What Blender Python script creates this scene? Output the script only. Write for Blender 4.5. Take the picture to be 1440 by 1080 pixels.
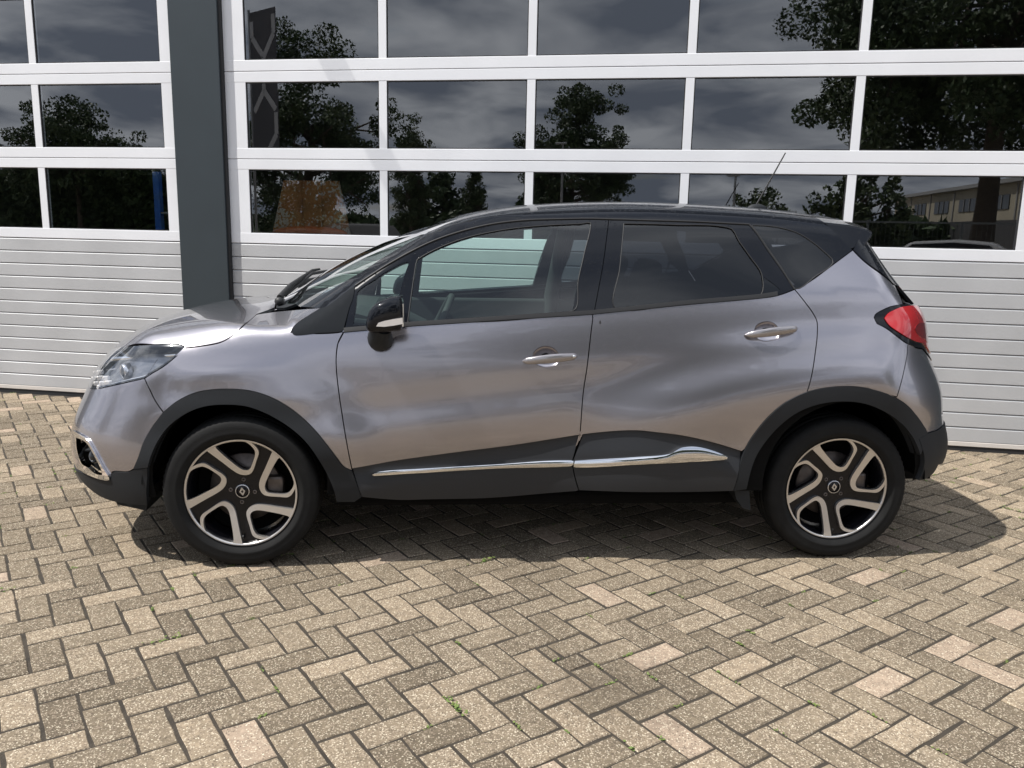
import bpy, bmesh, math, random
import numpy as np
from mathutils import Matrix, Vector
from mathutils.geometry import delaunay_2d_cdt

for o in list(bpy.data.objects): bpy.data.objects.remove(o, do_unlink=True)
SC = bpy.context.scene
COL = SC.collection
R_ = math.radians
rng = random.Random(7)

# ---------------------------------------------------------------- camera
cam_d = bpy.data.cameras.new('camera'); cam = bpy.data.objects.new('camera', cam_d); COL.objects.link(cam)
cam_d.sensor_width = 36.0; cam_d.lens = 36.0 * 1168.08 / 1440.0
cam_d.clip_start = .05; cam_d.clip_end = 3000
CAM_P = Vector((-.46576, -4.28264, 1.4497))
CAM_R = ((.99636968, -.08273735, .0200495), (.00423709, -.18702372, -.98234626), (.08502645, .97886499, -.1859942))
_r, _d, _f = [Vector(v) for v in CAM_R]
cam.matrix_world = Matrix(((_r.x, -_d.x, -_f.x, CAM_P.x), (_r.y, -_d.y, -_f.y, CAM_P.y), (_r.z, -_d.z, -_f.z, CAM_P.z), (0, 0, 0, 1)))
SC.camera = cam

# ---------------------------------------------------------------- sky and sun
SUN_EL, SUN_PHI = 58.0, 13.5          # elevation; azimuth measured from the car's nose direction towards the viewer
to_sun = Vector((-math.cos(R_(SUN_EL)) * math.cos(R_(SUN_PHI)), -math.cos(R_(SUN_EL)) * math.sin(R_(SUN_PHI)), math.sin(R_(SUN_EL))))
W = bpy.data.worlds.new('World'); SC.world = W; W.use_nodes = True
nt = W.node_tree; N = nt.nodes; L = nt.links
bg = N['Background']
sky = N.new('ShaderNodeTexSky'); sky.sky_type = 'NISHITA'; sky.sun_disc = False
sky.sun_elevation = R_(SUN_EL); sky.sun_rotation = math.atan2(to_sun.x, to_sun.y)
sky.air_density = 1.2; sky.dust_density = 1.5
tc = N.new('ShaderNodeTexCoord')
sep = N.new('ShaderNodeSeparateXYZ'); L.new(tc.outputs['Generated'], sep.inputs[0])
zz = N.new('ShaderNodeMath'); zz.operation = 'MAXIMUM'; L.new(sep.outputs['Z'], zz.inputs[0]); zz.inputs[1].default_value = 0.0
za = N.new('ShaderNodeMath'); za.operation = 'ADD'; L.new(zz.outputs[0], za.inputs[0]); za.inputs[1].default_value = .18
dx = N.new('ShaderNodeMath'); dx.operation = 'DIVIDE'; L.new(sep.outputs['X'], dx.inputs[0]); L.new(za.outputs[0], dx.inputs[1])
dy = N.new('ShaderNodeMath'); dy.operation = 'DIVIDE'; L.new(sep.outputs['Y'], dy.inputs[0]); L.new(za.outputs[0], dy.inputs[1])
cmb = N.new('ShaderNodeCombineXYZ'); L.new(dx.outputs[0], cmb.inputs[0]); L.new(dy.outputs[0], cmb.inputs[1])
n1 = N.new('ShaderNodeTexNoise'); n1.inputs['Scale'].default_value = 1.1; n1.inputs['Detail'].default_value = 7; n1.inputs['Roughness'].default_value = .55; L.new(cmb.outputs[0], n1.inputs['Vector'])
cov = N.new('ShaderNodeValToRGB'); L.new(n1.outputs['Fac'], cov.inputs[0])
cov.color_ramp.elements[0].position = .26; cov.color_ramp.elements[0].color = (0, 0, 0, 1)
cov.color_ramp.elements[1].position = .40; cov.color_ramp.elements[1].color = (1, 1, 1, 1)
n2 = N.new('ShaderNodeTexNoise'); n2.inputs['Scale'].default_value = 1.9; n2.inputs['Detail'].default_value = 8; n2.inputs['Roughness'].default_value = .5; n2.inputs['Distortion'].default_value = .4; L.new(cmb.outputs[0], n2.inputs['Vector'])
cld = N.new('ShaderNodeValToRGB'); L.new(n2.outputs['Fac'], cld.inputs[0])
cld.color_ramp.elements[0].position = .40; cld.color_ramp.elements[0].color = (3.1, 3.6, 4.6, 1)
cld.color_ramp.elements[1].position = .63; cld.color_ramp.elements[1].color = (9.6, 10.1, 11.0, 1)
mx = N.new('ShaderNodeMixRGB'); L.new(cov.outputs[0], mx.inputs[0]); L.new(sky.outputs[0], mx.inputs[1]); L.new(cld.outputs[0], mx.inputs[2])
gz = N.new('ShaderNodeMath'); gz.operation = 'MULTIPLY_ADD'; L.new(zz.outputs[0], gz.inputs[0]); gz.inputs[1].default_value = .35; gz.inputs[2].default_value = .90      # overcast sky grows brighter towards the zenith
sc_ = N.new('ShaderNodeVectorMath'); sc_.operation = 'SCALE'; L.new(cld.outputs[0], sc_.inputs[0]); L.new(gz.outputs[0], sc_.inputs['Scale']); L.new(sc_.outputs[0], mx.inputs[2])
L.new(mx.outputs[0], bg.inputs['Color']); bg.inputs['Strength'].default_value = .10
sun_d = bpy.data.lights.new('sun', 'SUN'); sun_d.energy = 5.0; sun_d.angle = R_(.55); sun_d.color = (1.0, .965, .91)
sun = bpy.data.objects.new('sun', sun_d); COL.objects.link(sun)
sun.rotation_euler = to_sun.to_track_quat('Z', 'Y').to_euler()
SC.view_settings.view_transform = 'Standard'; SC.view_settings.look = 'None'
SC.view_settings.exposure = 0.26; SC.view_settings.gamma = 1.0; SC.view_settings.use_curve_mapping = False
SC.cycles.max_bounces = 12; SC.cycles.transparent_max_bounces = 24; SC.cycles.glossy_bounces = 6

# ---------------------------------------------------------------- helpers: materials
def mat(name, col, rough=.5, metal=0.0, var=0.0, vscale=8.0, bump=0.0, bscale=60.0, coat=0.0, spec=.5, var2=None):
    m = bpy.data.materials.new(name); m.use_nodes = True
    t = m.node_tree; b = t.nodes['Principled BSDF']; l = t.links
    b.inputs['Base Color'].default_value = (*col, 1); b.inputs['Roughness'].default_value = rough; b.inputs['Metallic'].default_value = metal
    b.inputs['Coat Weight'].default_value = coat; b.inputs['Coat Roughness'].default_value = .02; b.inputs['Specular IOR Level'].default_value = spec
    g = None
    if var or bump:
        g = t.nodes.new('ShaderNodeNewGeometry')
    if var:
        n = t.nodes.new('ShaderNodeTexNoise'); n.inputs['Scale'].default_value = vscale; n.inputs['Detail'].default_value = 6
        l.new(g.outputs['Position'], n.inputs['Vector'])
        r = t.nodes.new('ShaderNodeValToRGB'); l.new(n.outputs['Fac'], r.inputs[0])
        c2 = var2 or tuple(c * (1 - var) for c in col)
        r.color_ramp.elements[0].position = .3; r.color_ramp.elements[0].color = (*c2, 1)
        r.color_ramp.elements[1].position = .7; r.color_ramp.elements[1].color = (*[min(1, c * (1 + (0 if var2 else var))) for c in col], 1)
        l.new(r.outputs[0], b.inputs['Base Color'])
    if bump:
        n = t.nodes.new('ShaderNodeTexNoise'); n.inputs['Scale'].default_value = bscale; n.inputs['Detail'].default_value = 3
        l.new(g.outputs['Position'], n.inputs['Vector'])
        bp = t.nodes.new('ShaderNodeBump'); bp.inputs['Strength'].default_value = bump; bp.inputs['Distance'].default_value = .01
        l.new(n.outputs['Fac'], bp.inputs['Height']); l.new(bp.outputs[0], b.inputs['Normal'])
    return m
def drops(m, scale=170, thr=.20, strength=.5, where='coat', zmin=.80):
    """rain drops standing on the upward-facing paint: small domes as fine relief"""
    t = m.node_tree; l = t.links; b = t.nodes['Principled BSDF']
    g = t.nodes.new('ShaderNodeNewGeometry')
    v = t.nodes.new('ShaderNodeTexVoronoi'); v.inputs['Scale'].default_value = scale; l.new(g.outputs['Position'], v.inputs['Vector'])
    n = t.nodes.new('ShaderNodeTexWhiteNoise'); l.new(v.outputs['Position'], n.inputs['Vector'])
    s = t.nodes.new('ShaderNodeSeparateXYZ'); l.new(g.outputs['Position'], s.inputs[0])
    zr = t.nodes.new('ShaderNodeMapRange'); zr.inputs['From Min'].default_value = zmin; zr.inputs['From Max'].default_value = zmin + .35; zr.inputs['To Min'].default_value = 0; zr.inputs['To Max'].default_value = .14; l.new(s.outputs['Z'], zr.inputs['Value'])
    keep = t.nodes.new('ShaderNodeMath'); keep.operation = 'LESS_THAN'; l.new(n.outputs['Value'], keep.inputs[0]); l.new(zr.outputs[0], keep.inputs[1])
    d = t.nodes.new('ShaderNodeMapRange'); d.inputs['From Min'].default_value = 0; d.inputs['From Max'].default_value = thr * 2; d.inputs['To Min'].default_value = 1; d.inputs['To Max'].default_value = 0; l.new(v.outputs['Distance'], d.inputs['Value'])
    sq = t.nodes.new('ShaderNodeMath'); sq.operation = 'POWER'; l.new(d.outputs[0], sq.inputs[0]); sq.inputs[1].default_value = .5
    h = t.nodes.new('ShaderNodeMath'); h.operation = 'MULTIPLY'; l.new(sq.outputs[0], h.inputs[0]); l.new(keep.outputs[0], h.inputs[1])
    bp = t.nodes.new('ShaderNodeBump'); bp.inputs['Strength'].default_value = strength; bp.inputs['Distance'].default_value = .002
    l.new(h.outputs[0], bp.inputs['Height'])
    l.new(bp.outputs[0], b.inputs['Coat Normal'])
    if where == 'all': l.new(bp.outputs[0], b.inputs['Normal'])
def glass(name, tint, refl=1.9, wav=0.0, wscale=2.0, ior=1.5):
    m = bpy.data.materials.new(name); m.use_nodes = True; t = m.node_tree; l = t.links
    for n in list(t.nodes): t.nodes.remove(n)
    out = t.nodes.new('ShaderNodeOutputMaterial'); tr = t.nodes.new('ShaderNodeBsdfTransparent'); gl = t.nodes.new('ShaderNodeBsdfGlossy')
    tr.inputs[0].default_value = (*tint, 1); gl.inputs['Roughness'].default_value = 0.0; gl.inputs[0].default_value = (1, 1, 1, 1)
    fr = t.nodes.new('ShaderNodeFresnel'); fr.inputs[0].default_value = ior
    ge = t.nodes.new('ShaderNodeNewGeometry')
    iv = t.nodes.new('ShaderNodeMath'); iv.operation = 'SUBTRACT'; iv.inputs[0].default_value = 1; l.new(ge.outputs['Backfacing'], iv.inputs[1])
    a = t.nodes.new('ShaderNodeMath'); a.operation = 'MULTIPLY'; a.use_clamp = True; l.new(fr.outputs[0], a.inputs[0]); a.inputs[1].default_value = refl
    c = t.nodes.new('ShaderNodeMath'); c.operation = 'MULTIPLY'; l.new(a.outputs[0], c.inputs[0]); l.new(iv.outputs[0], c.inputs[1])
    mi = t.nodes.new('ShaderNodeMixShader'); l.new(c.outputs[0], mi.inputs[0]); l.new(tr.outputs[0], mi.inputs[1]); l.new(gl.outputs[0], mi.inputs[2])
    l.new(mi.outputs[0], out.inputs[0])
    if wav:
        n = t.nodes.new('ShaderNodeTexNoise'); n.inputs['Scale'].default_value = wscale; n.inputs['Detail'].default_value = 1; l.new(ge.outputs['Position'], n.inputs['Vector'])
        bp = t.nodes.new('ShaderNodeBump'); bp.inputs['Strength'].default_value = wav; bp.inputs['Distance'].default_value = .01; l.new(n.outputs['Fac'], bp.inputs['Height'])
        l.new(bp.outputs[0], gl.inputs['Normal'])
    return m
# ---------------------------------------------------------------- helpers: objects
def link(name, me, m=None, parent=None, label=None, cat=None, group=None, kind=None):
    o = bpy.data.objects.new(name, me); COL.objects.link(o)
    if m is not None and me is not None and not me.materials: me.materials.append(m)
    if parent is not None: o.parent = parent
    if label: o['label'] = label
    if cat: o['category'] = cat
    if group: o['group'] = group
    if kind: o['kind'] = kind
    return o
def thing(name, label, cat, loc=(0, 0, 0), rot=0.0, group=None):
    o = link(name, None, None, None, label, cat, group); o.location = loc; o.rotation_euler = (0, 0, rot); o.empty_display_size = .1
    return o
class MB:
    """collects shapes, builds one mesh"""
    def __init__(s): s.v = []; s.f = []; s.sm = []
    def add(s, v, f, smooth=False):
        n = len(s.v); s.v += [tuple(p) for p in v]; s.f += [tuple(i + n for i in q) for q in f]; s.sm += [smooth] * len(f); return s
    def box(s, a, b, bev=0.0):
        (x0, y0, z0), (x1, y1, z1) = a, b
        if bev <= 0:
            v = [(x, y, z) for z in (z0, z1) for y in (y0, y1) for x in (x0, x1)]
            return s.add(v, [(0, 2, 3, 1), (4, 5, 7, 6), (0, 1, 5, 4), (2, 6, 7, 3), (0, 4, 6, 2), (1, 3, 7, 5)])
        bm = bmesh.new(); bmesh.ops.create_cube(bm, size=1, matrix=Matrix.Translation(((x0 + x1) / 2, (y0 + y1) / 2, (z0 + z1) / 2)) @ Matrix.Diagonal((abs(x1 - x0), abs(y1 - y0), abs(z1 - z0), 1)))
        bmesh.ops.bevel(bm, geom=bm.edges[:], offset=bev, segments=2, affect='EDGES', profile=.5)
        bm.verts.index_update(); s.add([v.co[:] for v in bm.verts], [[v.index for v in f.verts] for f in bm.faces]); bm.free(); return s
    def prism(s, pts, axis, a, b):
        """closed 2-D polygon extruded along axis: 'x' (pts=(y,z)), 'y' (pts=(x,z)), 'z' (pts=(x,y))"""
        n = len(pts); mk = {'x': lambda p, t: (t, p[0], p[1]), 'y': lambda p, t: (p[0], t, p[1]), 'z': lambda p, t: (p[0], p[1], t)}[axis]
        v = [mk(p, a) for p in pts] + [mk(p, b) for p in pts]
        f = [tuple(range(n)), tuple(range(2 * n - 1, n - 1, -1))] + [(i, i + n, (i + 1) % n + n, (i + 1) % n) for i in range(n)]
        return s.add(v, f)
    def tube(s, path, r, n=10, cap=True):
        P = [Vector(p) for p in path]; rr = r if hasattr(r, '__len__') else [r] * len(P); v = []; f = []; up = None
        for i, p in enumerate(P):
            t = (P[min(i + 1, len(P) - 1)] - P[max(i - 1, 0)]).normalized()
            if up is None: up = t.orthogonal().normalized()
            up = (up - t * up.dot(t)).normalized(); w = t.cross(up)
            v += [p + (up * math.cos(2 * math.pi * k / n) + w * math.sin(2 * math.pi * k / n)) * rr[i] for k in range(n)]
        for i in range(len(P) - 1):
            f += [(i * n + k, i * n + (k + 1) % n, (i + 1) * n + (k + 1) % n, (i + 1) * n + k) for k in range(n)]
        s.add(v, f, True)
        if cap:
            s.add(v[:n], [tuple(range(n - 1, -1, -1))]); s.add(v[-n:], [tuple(range(n))])
        return s
    def lathe(s, prof, n=64, axis='y', c=(0, 0, 0), close=False):
        """profile (r, t) revolved round an axis through c"""
        m = len(prof); v = []; f = []
        for k in range(n):
            a = 2 * math.pi * k / n
            for r, t in prof:
                if axis == 'y': v.append((c[0] + r * math.cos(a), c[1] + t, c[2] + r * math.sin(a)))
                elif axis == 'z': v.append((c[0] + r * math.cos(a), c[1] + r * math.sin(a), c[2] + t))
                else: v.append((c[0] + t, c[1] + r * math.cos(a), c[2] + r * math.sin(a)))
        for k in range(n):
            k2 = (k + 1) % n
            for i in range(m if close else m - 1):
                j = (i + 1) % m; f.append((k * m + i, k * m + j, k2 * m + j, k2 * m + i))
        return s.add(v, f, True)
    def ball(s, c, r, nu=20, nv=12, p=1.0):
        """(super)ellipsoid"""
        v = []; f = []
        sg = lambda t: math.copysign(abs(t) ** p, t)
        for j in range(nv + 1):
            b = -math.pi / 2 + math.pi * j / nv
            for i in range(nu):
                a = 2 * math.pi * i / nu
                v.append((c[0] + r[0] * sg(math.cos(b)) * sg(math.cos(a)), c[1] + r[1] * sg(math.cos(b)) * sg(math.sin(a)), c[2] + r[2] * sg(math.sin(b))))
        for j in range(nv):
            for i in range(nu): f.append((j * nu + i, j * nu + (i + 1) % nu, (j + 1) * nu + (i + 1) % nu, (j + 1) * nu + i))
        return s.add(v, f, True)
    def mesh(s, name):
        me = bpy.data.meshes.new(name); me.from_pydata(s.v, [], s.f)
        me.polygons.foreach_set('use_smooth', s.sm); me.update()
        bm = bmesh.new(); bm.from_mesh(me); bmesh.ops.recalc_face_normals(bm, faces=bm.faces); bm.to_mesh(me); bm.free()
        return me
    def obj(s, name, m, parent=None, **k): return link(name, s.mesh(name), m, parent, **k)
def xform(pts, M): return [tuple(M @ Vector(p)) for p in pts]
# ---------------------------------------------------------------- body surface of the car (metres)
def spline(xs, ys):
    """natural cubic spline through knots, linear outside"""
    xs = np.array(xs, float); ys = np.array(ys, float); n = len(xs); h = np.diff(xs)
    A = np.zeros((n, n)); b = np.zeros(n); A[0, 0] = A[-1, -1] = 1
    for i in range(1, n - 1):
        A[i, i - 1] = h[i - 1]; A[i, i] = 2 * (h[i - 1] + h[i]); A[i, i + 1] = h[i]
        b[i] = 6 * ((ys[i + 1] - ys[i]) / h[i] - (ys[i] - ys[i - 1]) / h[i - 1])
    M = np.linalg.solve(A, b)
    def f(x):
        x = np.asarray(x, float); i = np.clip(np.searchsorted(xs, x) - 1, 0, n - 2)
        xc = np.clip(x, xs[0], xs[-1])
        t0 = xs[i + 1] - xc; t1 = xc - xs[i]; hi = h[i]
        v = (M[i] * t0 ** 3 + M[i + 1] * t1 ** 3) / (6 * hi) + (ys[i] / hi - M[i] * hi / 6) * t0 + (ys[i + 1] / hi - M[i + 1] * hi / 6) * t1
        s0 = (ys[1] - ys[0]) / h[0] - h[0] * M[1] / 6
        s1 = (ys[-1] - ys[-2]) / h[-1] + h[-1] * M[-2] / 6
        return v + np.where(x < xs[0], (x - xs[0]) * s0, 0) + np.where(x > xs[-1], (x - xs[-1]) * s1, 0)
    return f
def smax(a, b, k):
    h = np.maximum(k - np.abs(a - b), 0) / k
    return np.maximum(a, b) + h * h * h * k / 6.0
def sstep(a, b, x):
    t = np.clip((x - a) / (b - a), 0, 1); return t * t * t * (t * (6 * t - 15) + 10)
SIDE = spline([-.18, -.02, .10, .20, .30, .40, .50, .58, .66, .74, .84, .93, 1.0], [.790, .836, .852, .856, .866, .871, .866, .857, .852, .848, .835, .818, .802])
TOPC = spline([-2.30, -2.18, -2.10, -1.98, -1.82, -1.64, -1.45, -1.30, -1.20, -1.0, -.80, -.56, -.38, -.02, .15, .41, .79, 1.16, 1.36, 1.55, 1.75],
              [.66, .78, .855, .92, .985, 1.030, 1.058, 1.080, 1.12, 1.242, 1.342, 1.442, 1.500, 1.561, 1.574, 1.584, 1.580, 1.562, 1.540, 1.510, 1.470])
NOSE = spline([.15, .25, .35, .45, .56, .68, .78, .9], [-2.04, -2.12, -2.17, -2.185, -2.165, -2.11, -2.06, -1.97])
TAIL = spline([.25, .35, .43, .50, .59, .71, .80, .94, 1.04, 1.10, 1.15, 1.26, 1.40, 1.5], [1.94, 2.00, 2.034, 2.034, 2.008, 1.988, 1.955, 1.885, 1.862, 1.835, 1.79, 1.68, 1.56, 1.48])
def belt(x): return 1.093 + .09 * np.asarray(x)
def side_y(x, z):
    zb = belt(x); t = z - zb
    v = (np.minimum(z, zb) - .30) / (zb - .30)
    bump = sstep(.08, .35, v) * (1 - sstep(.62, .9, v))
    lo = SIDE(v - bump * .10 * (x + .1))
    up = np.maximum(t, 0)
    y = lo - .40 * up - .16 * up * up
    # narrowing of the plan to front and rear
    y = y - .055 * np.maximum((-1.25 - x) / .9, 0) ** 2 - .05 * np.maximum((x - 1.25) / .75, 0) ** 2
    g = sstep(-.1, .25, t)
    y = y - g * (.055 * np.maximum((x - .5) / 1.0, 0) ** 2 + .03 * np.maximum((-.1 - x) / .8, 0) ** 2)
    # wheel-arch flares
    rf = np.hypot((x + 1.303) / 1.0, z - .325); rr = np.hypot((x - 1.303) / np.where(x < 1.303, 1.75, 1.0), z - .325)
    hz = 1 - sstep(.0, .10, z - zb + .14)
    y = y + hz * (.020 * (1 - sstep(.42, .70, rf)) + .050 * (1 - sstep(.45, .82, rr)))
    return y
def top_z(x, y):
    a = np.abs(y)
    k = .095 * sstep(-1.45, -1.15, x) * (1 - sstep(-.85, -.35, x)) + .02 + .08 * (1 - sstep(-1.95, -1.65, x))
    xx = x - k * (a / .55) ** 2
    cr = .03 + .02 * sstep(-1.3, -1.1, x) + .04 * sstep(-.5, .2, x)
    return TOPC(xx) - cr * a * a - (.06 + .04 * sstep(-.5, .2, x)) * a ** 4
def body_f(x, y, z):
    """implicit body: negative inside"""
    a = np.abs(y)
    fs = a - side_y(x, z)
    ft = (z - top_z(x, y))
    sl = np.where(x < -.3, .86, 1.0)
    xf = NOSE(z) + .13 * (a / .85) ** 2 + .30 * (a / .85) ** 6
    xr = TAIL(z) - .085 * (a / .7) ** 2 - .20 * (a / .85) ** 6
    kt = .035 + .105 * (1 - sstep(-1.6, -1.2, x)) + .075 * sstep(-.3, .2, x)
    f = smax(fs, ft * sl, kt)
    f = smax(f, xf - x, .10)
    f = smax(f, x - xr, .07)
    return f
def cast(o, d, tmax, off=0.0, n=60):
    """first outside->inside crossing seen from far: march from o (inside) outward along d, bisect"""
    o = np.asarray(o, float); d = np.asarray(d, float)
    lo = np.zeros(len(o)); hi = np.full(len(o), float(tmax))
    for _ in range(34):
        m = .5 * (lo + hi); p = o + d * m[:, None]
        ins = body_f(p[:, 0], p[:, 1], p[:, 2]) < 0
        lo = np.where(ins, m, lo); hi = np.where(ins, hi, m)
    p = o + d * lo[:, None]
    if off: p = p + normal(p) * off
    return p
def normal(p, e=1.5e-3):
    x, y, z = p[:, 0], p[:, 1], p[:, 2]
    g = np.stack([body_f(x + e, y, z) - body_f(x - e, y, z), body_f(x, y + e, z) - body_f(x, y - e, z), body_f(x, y, z + e) - body_f(x, y, z - e)], 1)
    return g / np.maximum(np.linalg.norm(g, axis=1, keepdims=True), 1e-9)
# parameter domains: 'side' (x,z) cast to -y; 'top' (x,y) cast up; 'hoop' (x,phi) round an x-axis; 'nose'/'tail' (theta,z) round a z-axis
HOOPZ = .85; NOSEX = -1.45; TAILX = 1.15
def lift(dom, q, off=0.0):
    q = np.asarray(q, float); n = len(q); o = np.zeros((n, 3)); d = np.zeros((n, 3))
    if dom == 'side': o[:, 0] = q[:, 0]; o[:, 2] = q[:, 1]; d[:, 1] = -1
    elif dom == 'top': o[:, 0] = q[:, 0]; o[:, 1] = q[:, 1]; o[:, 2] = .6; d[:, 2] = 1
    elif dom == 'hoop': o[:, 0] = q[:, 0]; o[:, 2] = HOOPZ; d[:, 1] = -np.cos(q[:, 1]); d[:, 2] = np.sin(q[:, 1])
    else:
        s = -1 if dom == 'nose' else 1
        o[:, 0] = NOSEX if dom == 'nose' else TAILX; o[:, 2] = q[:, 1]
        d[:, 0] = s * np.cos(q[:, 0]); d[:, 1] = -np.sin(q[:, 0])
    return cast(o, d, 1.6, off)
def drop(dom, p):
    p = np.asarray(p, float)
    if dom == 'side': return p[:, [0, 2]]
    if dom == 'top': return p[:, [0, 1]]
    if dom == 'hoop': return np.stack([p[:, 0], np.arctan2(p[:, 2] - HOOPZ, -p[:, 1])], 1)
    if dom == 'nose': return np.stack([np.arctan2(-p[:, 1], NOSEX - p[:, 0]), p[:, 2]], 1)
    return np.stack([np.arctan2(-p[:, 1], p[:, 0] - TAILX), p[:, 2]], 1)
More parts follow.
